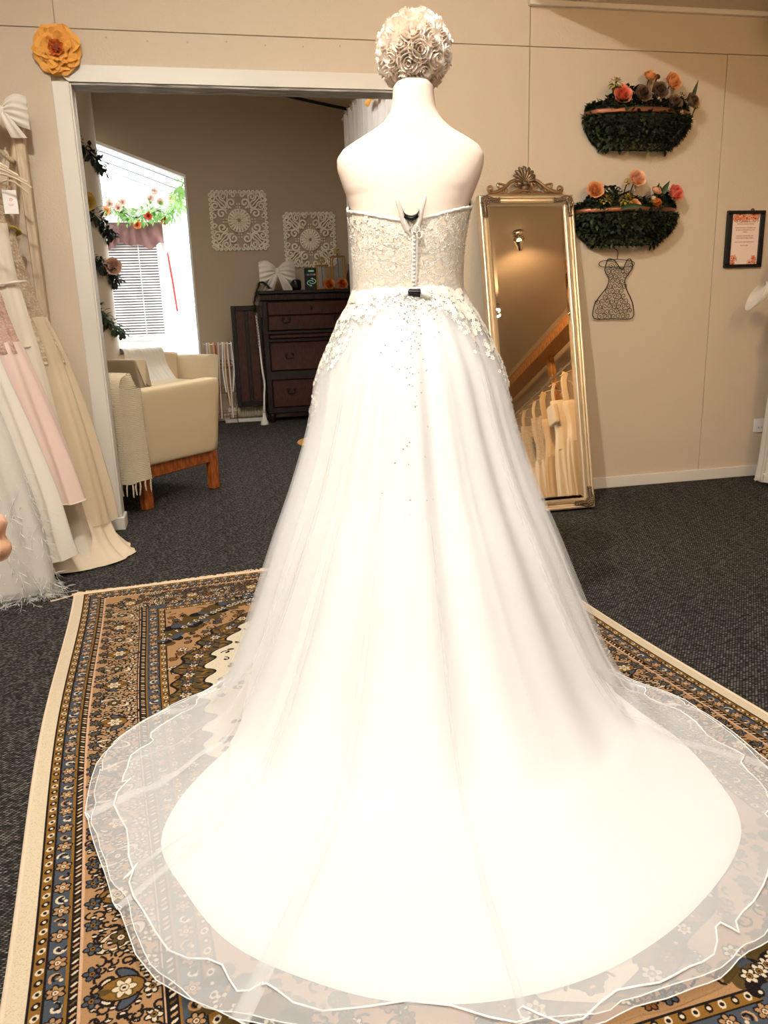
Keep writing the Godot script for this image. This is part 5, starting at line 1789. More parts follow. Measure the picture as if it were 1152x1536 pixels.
	cb.grid(260, 30, func(u: float, v: float):
		var z: float = lerpf(-3.2, -0.7, u)
		var top: float = 2.80 - 0.03 * u
		var yy: float = lerpf(0.02, top, v)
		var f := sin(u * 210.0 + 1.2 * sin(u * 31.0)) * 0.022 + 0.012 * sin(u * 77.0)
		return Vector3(f * (1.0 - 0.3 * v) + 0.05 * (1.0 - v) * sin(u * 9.0), yy, z + 0.012 * sin(v * 7.0 + u * 40.0)))
	part(cu, "cloth", cb, M.curtain)
	var hd := MB.new()
	hd.grid(120, 8, func(u: float, v: float): return Vector3(0.03 * sin(v * PI) + 0.01 * sin(u * 130.0), 2.76 + 0.07 * v, lerpf(-3.2, -0.7, u)))
	part(cu, "heading", hd, M.white_tulle)
	var rl := MB.new()
	rl.tube([Vector3(0.0, 2.79, -3.24), Vector3(0.0, 2.77, -0.15)], 0.012, 10)
	part(cu, "rail", rl, M.palewood)
	var pv := MB.new()
	pv.grid(80, 6, func(u: float, v: float): return Vector3(-0.06 - 0.012 * sin(v * PI), 2.64 - (0.04 + 0.02 * absf(sin(u * 24.0))) * v, lerpf(-1.9, -0.5, u)))
	part(cu, "pelmet", pv, M.apricot)
	# ribbon rack
	var rk := thing("wire_rack", "small chrome wire rack with three baskets beside the armchair", "rack", Vector3(0.15, 0, -4.12))
	for x in [-0.15, 0.14]:
		var f := MB.new()
		f.tube(curve([Vector3(x, 0.004, -0.08), Vector3(x, 0.78, -0.08), Vector3(x, 0.83, -0.06), Vector3(x, 0.83, 0.06), Vector3(x, 0.78, 0.08), Vector3(x, 0.004, 0.08)], 4), 0.004, 6)
		part(rk, "upright", f, M.chrome)
	for yy in [0.05, 0.32, 0.58]:
		var s := MB.new()
		for q in [0.0, 0.035, 0.07]:
			s.tube([Vector3(-0.15, yy + q, 0.08), Vector3(0.14, yy + q, 0.08), Vector3(0.14, yy + q, -0.08), Vector3(-0.15, yy + q, -0.08), Vector3(-0.15, yy + q, 0.08)], 0.0035, 6)
		for k in 9:
			s.tube([Vector3(-0.14 + k * 0.034, yy + 0.07, 0.08), Vector3(-0.14 + k * 0.034, yy, 0.08), Vector3(-0.14 + k * 0.034, yy, -0.08), Vector3(-0.14 + k * 0.034, yy + 0.07, -0.08)], 0.002, 5)
		part(rk, "basket", s, M.copper)
	var bar := MB.new()
	bar.tube([Vector3(-0.15, 0.825, 0.06), Vector3(0.14, 0.825, 0.06)], 0.004, 6)
	part(rk, "top_bar", bar, M.chrome)
	var tone := ["white", "cream", "pinkpeach", "copper", "blush", "white", "cream", "blush", "white"]
	for k in 9:
		var r := MB.new()
		var x := -0.12 + k * 0.030 + 0.008 * sin(k * 4.1)
		var l := 0.62 + 0.16 * sin(k * 2.1)
		r.tube(curve([Vector3(x, 0.60, 0.048), Vector3(x, 0.82, 0.052), Vector3(x + 0.002, 0.836, 0.062), Vector3(x + 0.004, 0.80, 0.093), Vector3(x + 0.012 * sin(k), 0.80 - l * 0.5, 0.10), Vector3(x + 0.02 * sin(k * 1.3), 0.815 - l, 0.105)], 5), 0.0075, 8, true, 0.10, Vector3.BACK)
		solo("ribbon", r, M[tone[k]], "%s ribbon hanging over the wire rack, %s along its top bar" % [tone[k], ["first from the left", "second", "third", "fourth", "fifth", "sixth", "seventh", "eighth", "last on the right"][k]], "ribbon", Vector3(0.15, 0, -4.12), 0.0, "ribbons on the wire rack")
	# sunroom: blind, swag, flowers along the beam, red pennant
	var bl := thing("venetian_blind", "white slatted blind half lit in the sunroom window", "blind", Vector3(-0.97, 0, -6.33))
	part(bl, "head_rail", boxes([[Vector3(-0.5, 2.16, -0.02), Vector3(0.5, 2.2, 0.02)]]), M.white)
	for k in 40:
		var s := MB.new()
		s.box(Vector3.ZERO, Vector3(1.0, 0.0025, 0.030), 0.0, Basis(Vector3.RIGHT, 0.55))
		var o := part(bl, "slat", s, M.white)
		o.position = Vector3(0, 0.86 + k * 0.033, 0)
	for x in [-0.30, 0.28]:
		var c := MB.new()
		c.tube([Vector3(x, 0.85, 0.018), Vector3(x, 2.18, 0.018)], 0.004, 6)
		part(bl, "cord", c, M.white)
	part(bl, "bottom_rail", boxes([[Vector3(-0.5, 0.825, -0.015), Vector3(0.5, 0.845, 0.015)]]), M.white)
	var sw := MB.new()
	sw.grid(90, 24, func(u: float, v: float):
		var x: float = lerpf(-0.60, 0.60, u)
		var drop: float = 0.27 + 0.025 * cos(u * 15.0) + 0.02 * sin(u * 31.0)
		var f := (0.030 * sin(u * 70.0 + 2.5 * sin(u * 9.0 + v * 2.0)) + 0.012 * sin(u * 33.0 + v * 9.0)) * (0.25 + 0.75 * v)
		return Vector3(x, 2.245 - drop * v, 0.06 + f + 0.05 * sin(v * PI)))
	solo("swag_valance", sw, M.mauve, "gathered mauve velvet valance across the top of the slatted blind", "valance", Vector3(-0.97, 0, -6.32))
	var pn := MB.new()
	pn.ext(PackedVector2Array([Vector2(0, 0.72), Vector2(0.02, 0.74), Vector2(0.055, 0.35), Vector2(0.075, 0.0), Vector2(0.05, 0.02)]), 0.006)
	solo("red_pennant", pn, M.red, "narrow red pennant hanging against the glass right of the blind", "pennant", Vector3(-0.35, 1.16, -6.34))
	garland_run("flower_garland", [Vector3(-1.25, 2.44, -6.18), Vector3(-0.9, 2.40, -6.16), Vector3(-0.68, 2.29, -6.16), Vector3(-0.45, 2.37, -6.15), Vector3(-0.28, 2.33, -6.1), Vector3(-0.15, 2.40, -5.8), Vector3(-0.10, 2.43, -5.1), Vector3(-0.07, 2.42, -4.5)], 750, 0.13, M.leaf_bright, "bright leafy garland strung along the beam inside the sunroom")
	var nth := {"blush": ["low left", "leftmost", "high centre", "central", "right hand", "far left"], "red": ["left hand", "right hand"], "peach": ["lone"], "orange": ["lone"], "cream": ["lone"]}
	for f in [[-0.80, 2.46, "blush"], [-0.86, 2.40, "blush"], [-1.0, 2.36, "peach"], [-0.66, 2.20, "orange"], [-0.47, 2.50, "blush"], [-0.42, 2.58, "blush"], [-0.36, 2.46, "blush"], [-0.52, 2.30, "red"], [-0.33, 2.24, "red"], [-0.22, 2.50, "cream"], [-0.95, 2.44, "blush"]]:
		flower_at("garland_flower", "%s %s flower in the bright garland inside the sunroom" % [nth[f[2]].pop_back(), f[2]], Vector3(f[0], f[1], -6.10), 0.042, M[f[2]], Vector3(0.1, 0.1, 1), 0, "%s flowers of the sunroom garland" % f[2])
	for k in 4:
		var ends: Array = [[Vector3(-1.02, 2.74, -3.81), Vector3(-0.93, 2.66, -3.82), Vector3(-0.84, 2.58, -3.89), Vector3(-0.79, 2.48, -3.97)], [Vector3(-0.99, 2.12, -3.80), Vector3(-0.89, 2.06, -3.84), Vector3(-0.82, 1.96, -3.92), Vector3(-0.77, 1.88, -3.98)], [Vector3(-0.98, 1.68, -3.80), Vector3(-0.90, 1.63, -3.83), Vector3(-0.82, 1.55, -3.91), Vector3(-0.77, 1.47, -3.98)], [Vector3(-0.98, 1.20, -3.80), Vector3(-0.92, 1.14, -3.82), Vector3(-0.84, 1.05, -3.88), Vector3(-0.76, 0.97, -3.96)]][k]
		garland_run("column_garland", ends, 150, 0.065, M.leaf if k < 3 else M.leaf_mid, ["dark leafy garland wound round the white column, topmost turn", "dark leafy garland turn on the column beside the yellow flower", "dark leafy garland turn on the column beside the pink flower", "dark leafy garland turn lowest on the white column"][k])
	flower_at("garland_flower", "yellow flower on the white column at the left of the opening", Vector3(-0.945, 2.17, -3.775), 0.075, M.yellow, Vector3(0.1, 0.1, 1), 0, "")
	flower_at("garland_flower", "pink flower on the white column beside the window blind", Vector3(-0.785, 1.60, -3.86), 0.070, M.pink, Vector3(0.4, 0.1, 1), 0, "")


func stringed(b: MB) -> MB:
	b.tube([Vector3(0.548, 1.13, -3.818), Vector3(0.548, 0.78, -3.818)], 0.0015, 5)
	return b


func garland_run(called: String, pts: Array, n: int, spread: float, m: Material, label: String) -> void:
	var t := thing(called, label, "garland")
	var path := curve(pts, 8)
	var st := MB.new()
	st.tube(path, 0.006, 6)
	part(t, "stem", st, M.leaf_mid)
	var b := MB.new()
	for k in n:
		var p: Vector3 = path[int(rng.randf() * (path.size() - 1))]
		var d := Vector3(rng.randfn(), rng.randfn() * 0.8, rng.randfn() * 0.6 + 0.3).normalized()
		b.leaf(p + d * spread * rng.randf() * 0.9, (d + Vector3(0, -0.3, 0.2)).normalized(), Vector3(0.1, 1, 0.2), rng.randf_range(0.045, 0.085), rng.randf_range(0.026, 0.045), 0.3)
	stuff(part(t, "leaves", b, m))


func bow(called: String, at: Vector3, r: float, m: Material, label: String, tails: bool) -> void:
	var t := thing(called, label, "bow", at)
	var c := Vector3(0, r * 0.95, 0)
	for s in [-1.0, 1.0]:
		var b := MB.new()
		b.grid(30, 14, func(u: float, v: float):
			var a: float = (u - 0.5) * 2.0
			var w: float = r * (0.14 + 0.42 * sin(minf(v * 1.25, 1.0) * PI * 0.5))
			var f := 0.05 * r * sin(a * 14.0) * (1.0 - 0.4 * v)
			return c + Vector3(s * r * 0.92 * v, a * w + r * 0.10 * v - r * 0.18 * v * v, r * 0.30 * sin(v * PI) * (1.0 - a * a * 0.5) + f))
		b.grid(30, 14, func(u: float, v: float):
			var a: float = (u - 0.5) * 2.0
			var w: float = r * (0.14 + 0.42 * sin(minf(v * 1.25, 1.0) * PI * 0.5))
			return c + Vector3(s * r * 0.92 * v, a * w + r * 0.10 * v - r * 0.18 * v * v, -r * 0.22 * sin(v * PI) - 0.01 + 0.04 * r * sin(a * 11.0)))
		part(t, "loop", b, m)
	var k := MB.new()
	k.ball(c + Vector3(0, 0, r * 0.05), Vector3(r * 0.13, r * 0.17, r * 0.14), 14, 10)
	part(t, "knot", k, m)
	if tails:
		for s in [-1.0, 1.0]:
			var tl := MB.new()
			tl.grid(12, 14, func(u: float, v: float): return c + Vector3(s * (0.04 * r + r * 0.48 * v) + (u - 0.5) * r * (0.22 + 0.34 * v), -r * 0.94 * v, r * (0.08 + 0.16 * sin(v * PI)) + 0.03 * r * sin(u * 11.0)))
			part(t, "tail", tl, m)


func carved(at: Vector3, w: float, label: String) -> void:
	var t := thing("carved_panel", label, "wall panel", at, 0.0, "carved wall panels")
	var h := w / 2.0
	var z := 0.015
	# rosette
	var ro := MB.new()
	for k in 20:
		var a := TAU * k / 20.0
		var d := Vector3(cos(a), sin(a), 0)
		ro.tube([d * h * 0.15 + Vector3(0, 0, z), d * h * 0.27 + Vector3(0, 0, z + 0.006), d * h * 0.40 + Vector3(0, 0, z)], [0.006, 0.014, 0.011], 6)
	for k in 8:
		var a := TAU * k / 8.0
		ro.ball(Vector3(cos(a), sin(a), 0) * h * 0.085 + Vector3(0, 0, z + 0.004), Vector3(0.009, 0.009, 0.007), 8, 5)
	ro.tube(spiral(Vector3(0, 0, z), h * 0.13, h * 0.13, 0, 1.0, 24), 0.006, 6)
	ro.tube(spiral(Vector3(0, 0, z - 0.002), h * 0.385, h * 0.385, 0, 1.0, 36), 0.007, 6)
	part(t, "rosette", ro, M.carved)
	# four alike corners of scrolling leaves
	for q in 4:
		var b := MB.new()
		b.xf = Transform3D(Basis(Vector3.BACK, PI / 2 * q), Vector3.ZERO)
		var sc := func(x: float, y: float, r: float, a: float, n: float, th: float) -> void:
			b.tube(spiral(Vector3(x * h, y * h, z), r * h, 0.03 * h, a, n, 20), th, 6)
		for s in [0, 1]:
			# mirrored about the corner's diagonal
			var B := Transform3D(Basis(), Vector3.ZERO) if s == 0 else Transform3D(Basis(Vector3(0, 1, 0), Vector3(1, 0, 0), Vector3(0, 0, 1)), Vector3.ZERO)
			b.xf = Transform3D(Basis(Vector3.BACK, PI / 2 * q), Vector3.ZERO) * B
			sc.call(0.24, 0.60, 0.17, -PI / 2, 1.35, 0.0115)
			sc.call(0.50, 0.80, 0.12, PI, -1.2, 0.0095)
			sc.call(0.74, 0.86, 0.10, PI, -1.1, 0.009)
			sc.call(0.17, 0.86, 0.10, 0.0, 1.1, 0.009)
			b.tube(curve([Vector3(0.42 * h, 0.44 * h, z), Vector3(0.46 * h, 0.62 * h, z + 0.004), Vector3(0.62 * h, 0.72 * h, z), Vector3(0.66 * h, 0.92 * h, z)], 5), 0.009, 6)
			b.tube(curve([Vector3(0.36 * h, 0.40 * h, z), Vector3(0.38 * h, 0.70 * h, z), Vector3(0.33 * h, 0.92 * h, z)], 5), 0.007, 6)
			for k in 6:
				var x := (0.08 + 0.155 * k) * h
				b.tube(spiral(Vector3(x, h * 0.955, z - 0.002), h * 0.055, h * 0.04, -0.4, 0.65, 10), 0.009, 6)
			for k in 2:
				b.ball(Vector3((0.045 + 0.0) * h, (0.46 + 0.10 * k) * h, z), Vector3(0.008, 0.011, 0.007), 8, 5)
		b.xf = Transform3D(Basis(Vector3.BACK, PI / 2 * q), Vector3.ZERO)
		for k in 5:
			var a := PI / 4 + (k - 2) * 0.42
			b.tube([Vector3(0.80 * h, 0.80 * h, z), Vector3(0.80 * h + cos(a) * h * 0.09, 0.80 * h + sin(a) * h * 0.09, z + 0.005), Vector3(0.80 * h + cos(a) * h * 0.16, 0.80 * h + sin(a) * h * 0.16, z)], [0.005, 0.011, 0.004], 6)
		b.tube([Vector3(0.42 * h, 0.42 * h, z), Vector3(0.82 * h, 0.82 * h, z)], 0.008, 6)
		part(t, "scroll_corner", b, M.carved)
	var bk := MB.new()
	for s in 4:
		var d := Vector2.from_angle(PI / 2 * s)
		bk.tube([Vector3(d.x * h * 0.93 - d.y * h * 0.96, d.y * h * 0.93 + d.x * h * 0.96, 0.006), Vector3(d.x * h * 0.93 + d.y * h * 0.96, d.y * h * 0.93 - d.x * h * 0.96, 0.006)], 0.006, 6)
	part(t, "rim", bk, M.carved)


# ------------------------------------------------------------------ armchairs
func cushion(c: Vector3, s: Vector3, r: float, puff := 0.0) -> MB:
	# an upholstered block with rounded edges
	var b := MB.new()
	b.grid(36, 18, func(u: float, v: float):
		var a: float = u * TAU
		var e: float = (v - 0.5) * PI
		var n := Vector3(cos(e) * cos(a), sin(e), cos(e) * sin(a))
		var p := Vector3.ZERO
		for k in 3:
			p[k] = signf(n[k]) * (s[k] / 2.0 - r) * minf(1.0, absf(n[k]) * 6.0) + n[k] * r
		p.y += puff * cos(clampf(p.x / s.x, -0.5, 0.5) * PI) * cos(clampf(p.z / s.z, -0.5, 0.5) * PI) * (1.0 if n.y > 0 else 0.0)
		return c + p, true, true)
	return b


func armchair(at: Vector3, turn: float, label: String) -> Node3D:
	# faces local +z; arms slope gently, short wooden legs joined by rails
	var t := thing("armchair", label, "armchair", at, turn)
	for s in [-1.0, 1.0]:
		var a := MB.new()
		a.grid(40, 20, func(u: float, v: float):
			var q: float = u * TAU
			var cx := cos(q)
			var cy := sin(q)
			var px := signf(cx) * pow(absf(cx), 0.25)
			var py := signf(cy) * pow(absf(cy), 0.25)
			var e := 1.0
			if v < 0.1: e = 0.90 + 0.10 * sin(v / 0.1 * PI / 2)
			if v > 0.9: e = 0.90 + 0.10 * sin((1.0 - v) / 0.1 * PI / 2)
			if v == 0.0 or v == 1.0: e = 0.0
			var z: float = lerpf(-0.475, 0.36, v)
			var top := 0.725 + 0.02 * v
			var bot := 0.27 - 0.012 * v
			return Vector3(s * (0.33 + 0.06 * (0.5 + 0.5 * py)) + px * 0.055 * e, lerpf(bot, top, 0.5 + 0.5 * py * e), z), true, true)
		part(t, "arm", a, M.chair)
		part(t, "side_rail", boxes([[Vector3(s * 0.33 - 0.022, 0.185, -0.33), Vector3(s * 0.33 + 0.022, 0.28, 0.34)]], 0.006), M.orangewood)
		for z in [-0.30, 0.31]:
			part(t, "leg", boxes([[Vector3(s * 0.33 - 0.028, 0.0, z - 0.034), Vector3(s * 0.33 + 0.028, 0.26, z + 0.034)]], 0.006), M.orangewood)
	var bk := MB.new()
	bk.grid(40, 22, func(u: float, v: float):
		var q: float = u * TAU
		var px := signf(cos(q)) * pow(absf(cos(q)), 0.3)
		var pz := signf(sin(q)) * pow(absf(sin(q)), 0.3)
		var e := 1.0
		if v > 0.9: e = 0.86 + 0.14 * sin((1.0 - v) / 0.1 * PI / 2)
		if v == 0.0 or v == 1.0: e = 0.0
		var y: float = lerpf(0.27, 0.80, v)
		var bow_ := 0.045 * (1.0 - px * px) * v
		return Vector3(px * 0.37 * (0.94 + 0.06 * e) * (1.0 if e > 0 else 0.0), y - 0.03 * px * px * v, -0.33 - 0.09 * v + bow_ * -0.6 + pz * 0.065 * e), true, true)
	part(t, "backrest", bk, M.chair)
	part(t, "seat_base", boxes([[Vector3(-0.30, 0.20, -0.32), Vector3(0.30, 0.34, 0.33)]], 0.02), M.chair)
	part(t, "seat_cushion", cushion(Vector3(0, 0.41, 0.03), Vector3(0.58, 0.16, 0.68), 0.06, 0.03), M.chair)
	part(t, "front_rail", boxes([[Vector3(-0.33, 0.185, 0.30), Vector3(0.33, 0.25, 0.335)]], 0.006), M.orangewood)
	return t


func throw(called: String, T: Transform3D, x0: float, x1: float, front: float, back: float, m: Material, label: String) -> void:
	# a woven blanket laid over a chair back, knotted fringe at both ends
	var t := thing(called, label, "throw blanket")
	t.transform = T
	var prof := [Vector2(front, 0.44), Vector2(-0.30, 0.62), Vector2(-0.335, 0.78), Vector2(-0.395, 0.825), Vector2(-0.475, 0.815), Vector2(-0.505, 0.74), Vector2(-0.50, 0.55), Vector2(-0.485, back)]
	var at := func(u: float, v: float) -> Vector3:
		var k: float = v * (prof.size() - 1)
		var i := mini(int(k), prof.size() - 2)
		var p: Vector2 = (prof[i] as Vector2).cubic_interpolate(prof[i + 1], prof[maxi(i - 1, 0)], prof[mini(i + 2, prof.size() - 1)], k - i)
		var x := lerpf(lerpf(-0.26, x0, smoothstep(0.38, 0.55, v)), x1, u)
		var over := maxf(0.0, -0.455 - x)
		x = maxf(x, -0.455)
		var f := 0.010 * sin(u * 15.0 + v * 3.0) * smoothstep(0.5, 1.0, v) + 0.006 * sin(u * 31.0 + v * 8.0)
		return Vector3(x + (0.02 if over == 0.0 else 0.0) * sin(v * 6.0 + u * 2.0), minf(p.y, lerpf(0.84, 0.742, smoothstep(0.0, 0.05, over))) + 0.004 * sin(u * 21.0), p.x + over - absf(f) - 0.006 - 0.030 * smoothstep(0.35, 0.6, v) - 0.025 * (1.0 - pow(absf(x) / 0.42, 2.0)) * smoothstep(0.3, 0.6, v))
	var b := MB.new()
	b.grid(48, 60, at)
	part(t, "cloth", b, m)
	var f := MB.new()
	for e in [0.0, 1.0]:
		for k in 26:
			var p: Vector3 = at.call((k + 0.5) / 26.0, e)
			var l := rng.randf_range(0.06, 0.085)
			var dz := 0.03 if e == 0.0 else -0.004
			f.tube([p, p + Vector3(rng.randf_range(-0.005, 0.005), -l * 0.35, dz * 0.5), p + Vector3(rng.randf_range(-0.010, 0.010), -l, dz)], [0.004, 0.0055, 0.003], 6)
	stuff(part(t, "fringe", f, m))


func chairs() -> void:
	var a := Vector3(-0.42, 0, -0.42)
	var e1 := Vector3(0.66, 0, -0.75)
	var e2 := Vector3(-0.75, 0, -0.66)
	var c := a + e1 * 0.31 + e2 * 0.33
	var turn := atan2(e1.x, e1.z)
	armchair(c, turn, "cream armchair with orange wood legs just inside the opening, woven throw on its back")
	throw("fringed_throw", Transform3D(Basis(Vector3.UP, turn), c), -0.62, 0.30, -0.12, 0.21, M.throw, "cream woven throw with knotted fringe over the back of the near armchair")
	var c2 := Vector3(-0.40, 0, -3.78)
	armchair(c2, 0.52, "cream armchair by the sunroom opening, facing out past the near armchair")
	throw("pale_throw", Transform3D(Basis(Vector3.UP, 0.52), c2), -0.26, 0.20, -0.10, 0.35, M.throw_white, "pale throw over the back of the far armchair by the sunroom")


# ------------------------------------------------------------------ gowns on the racks
func gown_shape(rows: Array, pleats: int, ph: float, nu := 110, nv := 60) -> MB:
	# rows from the top down: [y, cx, cz, rx, rz, fold depth]
	var b := MB.new()
	var m := rows.size()
	b.grid(nu, nv, func(u: float, v: float):
		var k: float = v * (m - 1)
		var i := mini(int(k), m - 2)
		var x := k - i
		var r := []
		for q in 6:
			r.append(cubic_interpolate(rows[i][q], rows[i + 1][q], rows[maxi(i - 1, 0)][q], rows[mini(i + 2, m - 1)][q], x))
		var a: float = u * TAU
		var f: float = r[5] * (0.65 * sin(a * pleats + ph + 0.8 * sin(a * 2.0)) + 0.45 * sin(a * (pleats * 2 + 1) + ph * 3.0 + v * 2.0))
		return Vector3(r[1] + cos(a) * (r[3] + f), maxf(0.006, r[0] + 0.4 * f * v * v), r[2] + sin(a) * (r[4] + f)), true, false, 6.0, 8.0)
	return b


func hanger(t: Node3D, y: float, rail: float, w: float, x := 0.0) -> void:
	var b := MB.new()
	b.tube(curve([Vector3(x - w, y - 0.045, 0), Vector3(x - w * 0.5, y - 0.005, 0), Vector3(x, y + 0.012, 0), Vector3(x + w * 0.5, y - 0.005, 0), Vector3(x + w, y - 0.045, 0)], 5), 0.0045, 8)
	b.tube(curve([Vector3(x, y + 0.01, 0), Vector3(x, rail - 0.03, 0), Vector3(x + 0.018, rail, 0), Vector3(x, rail + 0.020, 0), Vector3(x - 0.018, rail + 0.004, 0)], 5), 0.0022, 6)
	part(t, "hanger", b, M.champagne)


func strap(t: Node3D, pts: Array, w: float, m: Material) -> void:
	var b := MB.new()
	b.tube(curve(pts, 5), w, 8, true, 0.16, Vector3.BACK)
	part(t, "strap", b, m)


func sprays(t: Node3D, b: MB, y_lo: float, y_hi: float, n: int, m: Material, called := "lace_spray") -> void:
	# raised lace motifs over part of a gown's surface
	var o := MB.new()
	var tries := 0
	var got := 0
	while got < n and tries < n * 20:
		tries += 1
		var k := rng.randi() % b.v.size()
		if b.v[k].y < y_lo or b.v[k].y > y_hi:
			continue
		var nn := b.n[k]
		motif(o, b.v[k] + nn * 0.003, nn, rng.randf_range(0.010, 0.018))
		got += 1
	stuff(part(t, called, o, m))


func gown_racks() -> void:
	# left rack: a pale timber frame end, seen along its rail
	var lx := -0.80
	var fr := thing("gown_rack", "pale timber rack frame with gowns at the left edge", "clothes rack", Vector3(lx, 0, 0))
	for z in [0.11, 2.1]:
		part(fr, "post", boxes([[Vector3(0.018, 0.0, z - 0.03), Vector3(0.062, 2.095, z + 0.03)]], 0.004), M.palewood)
		var br := MB.new()
		br.tube([Vector3(0.03, 2.04, z), Vector3(-0.10, 1.30, z), Vector3(-0.34, 0.02, z)], 0.020, 4)
		part(fr, "brace", br, M.palewood)
		part(fr, "foot", boxes([[Vector3(-0.36, 0.0, z - 0.03), Vector3(0.062, 0.05, z + 0.03)]], 0.004), M.palewood)
	var rl := MB.new()
	rl.tube([Vector3(0.0, 1.86, 0.06), Vector3(0.0, 1.86, 2.16)], 0.013, 10)
	part(fr, "rail", rl, M.chrome)
	bow("satin_bow", Vector3(-0.815, 1.955, 0.17), 0.125, M.gownwhite, "ivory satin bow tied to the top of the left timber rack", true)
	# farthest gown on the left: champagne tulle with beaded lace
	var at := Vector3(-0.84, 0, 0.32)
	var grp := "gowns on the left rack"
	var t := thing("hanging_gown", "champagne tulle gown with sparkling beaded lace, nearest the opening on the left rack", "wedding dress", at, 0.0, grp)
	var bod := gown_shape([[1.60, -0.06, 0, 0.098, 0.045, 0.0], [1.45, -0.055, 0, 0.104, 0.05, 0.003], [1.30, -0.04, 0, 0.118, 0.055, 0.004], [1.20, -0.03, 0, 0.132, 0.06, 0.004], [1.10, -0.015, 0, 0.152, 0.07, 0.006], [0.93, 0.0, 0, 0.190, 0.08, 0.008]], 6, 0.4)
	part(t, "beaded_bodice", bod, M.beadlace)
	var under := gown_shape([[1.12, -0.02, 0, 0.142, 0.06, 0.004], [0.9, -0.005, 0, 0.185, 0.07, 0.010], [0.6, 0.0, 0.01, 0.225, 0.09, 0.018], [0.3, 0.02, 0.03, 0.245, 0.12, 0.022], [0.10, 0.05, 0.08, 0.27, 0.17, 0.020], [0.02, 0.07, 0.13, 0.315, 0.24, 0.018], [0.008, 0.085, 0.16, 0.335, 0.27, 0.012]], 9, 1.1)
	part(t, "satin_lining", under, M.champagne)
	var ov := gown_shape([[1.15, -0.02, 0, 0.148, 0.066, 0.003], [0.95, 0.0, 0, 0.192, 0.085, 0.010], [0.62, 0.015, 0.01, 0.248, 0.12, 0.018], [0.30, 0.03, 0.03, 0.285, 0.16, 0.020], [0.15, 0.035, 0.04, 0.295, 0.18, 0.020]], 8, 2.0)
	part(t, "tulle_skirt", ov, M.champagne_tulle)
	sprays(t, ov, 0.62, 1.12, 60, M.lace)
	sprays(t, bod, 0.95, 1.6, 150, M.lace, "beaded_lace")
	hanger(t, 1.74, 1.855, 0.08, 0.04)
	strap(t, [Vector3(0.0, 1.57, 0.02), Vector3(0.01, 1.68, 0.01), Vector3(0.03, 1.735, 0.0)], 0.030, M.beadlace)
	strap(t, [Vector3(-0.11, 1.57, 0.02), Vector3(-0.08, 1.68, 0.01), Vector3(-0.03, 1.735, 0.0)], 0.03, M.beadlace)
	var tie := MB.new()
	tie.tube(curve([Vector3(-0.02, 1.535, 0.055), Vector3(0.04, 1.55, 0.04), Vector3(0.06, 1.53, 0.0), Vector3(0.02, 1.52, -0.04)], 5), 0.011, 8, true, 0.5)
	part(t, "gold_tie", tie, M.mustard)
	var tg := thing("swing_tag", "white swing tag with a small rosy mark hanging on the beaded strap", "tag", Vector3(-0.785, 1.655, 0.40), 0.1)
	part(tg, "card", boxes([[Vector3(-0.029, -0.055, 0), Vector3(0.029, 0.045, 0.0012)]], 0.0), M.card)
	var mk := MB.new()
	mk.tube(spiral(Vector3(0.004, 0.004, 0.0014), 0.008, 0.002, 0, 1.6, 14), 0.0008, 4)
	mk.tube([Vector3(-0.010, -0.014, 0.0014), Vector3(0.014, -0.014, 0.0014)], 0.0008, 4)
	mk.tube([Vector3(-0.006, -0.020, 0.0014), Vector3(0.010, -0.020, 0.0014)], 0.0008, 4)
	part(tg, "printed_mark", mk, M.coral)
	var ts := MB.new()
	ts.tube([Vector3(-0.012, 0.040, 0.0015), Vector3(-0.004, 0.085, -0.02), Vector3(0.0, 0.11, -0.06)], 0.0008, 4)
	part(tg, "string", ts, M.dark_trim)
	# ivory satin sheath
	t = thing("hanging_gown", "slim ivory satin gown with a turned cuff, second from the opening on the left rack", "wedding dress", Vector3(-0.90, 0, 0.50), 0.0, grp)
	var b := gown_shape([[1.55, 0.06, 0, 0.05, 0.030, 0.0], [1.36, 0.055, 0, 0.060, 0.036, 0.002], [1.15, 0.06, 0, 0.085, 0.045, 0.004], [0.95, 0.06, 0, 0.115, 0.052, 0.006], [0.6, 0.05, 0.0, 0.165, 0.07, 0.012], [0.30, 0.05, 0.01, 0.205, 0.09, 0.018], [0.10, 0.05, 0.03, 0.235, 0.11, 0.022], [0.02, 0.055, 0.05, 0.245, 0.12, 0.022]], 5, 0.2)
	part(t, "satin_sheath", b, M.ivory)
	for yy in [1.30, 1.02]:
		var cf := MB.new()
		cf.tube([Vector3(-0.02, yy, 0.045), Vector3(0.06, yy - 0.006, 0.062), Vector3(0.135, yy + 0.004, 0.035), Vector3(0.150, yy + 0.006, 0.0)], 0.006, 8)
		part(t, "cuff_seam", cf, M.ivory)
	hanger(t, 1.74, 1.855, 0.13, 0.10)
	strap(t, [Vector3(0.05, 1.50, 0.02), Vector3(0.04, 1.64, 0.01), Vector3(0.04, 1.735, 0.0)], 0.028, M.ivory)
	# blush gown
	t = thing("hanging_gown", "blush pink gown with lace bodice and lifted tulle skirt, third on the left rack", "wedding dress", Vector3(-0.92, 0, 0.66), 0.0, grp)
	bod = gown_shape([[1.42, 0.0, 0, 0.08, 0.04, 0.0], [1.30, 0.0, 0, 0.09, 0.045, 0.003], [1.15, 0.01, 0, 0.105, 0.052, 0.003], [1.0, 0.02, 0, 0.135, 0.065, 0.005]], 6, 1.4)
	part(t, "lace_bodice", bod, M.pinklace)
	b = gown_shape([[1.05, 0.02, 0, 0.125, 0.058, 0.003], [0.90, 0.025, 0, 0.165, 0.07, 0.008], [0.70, 0.03, 0.0, 0.215, 0.085, 0.013], [0.50, 0.04, 0.01, 0.255, 0.10, 0.016], [0.33, 0.045, 0.02, 0.285, 0.11, 0.018]], 6, 0.7)
	part(t, "skirt", b, M.blushcloth)
	var hm := []
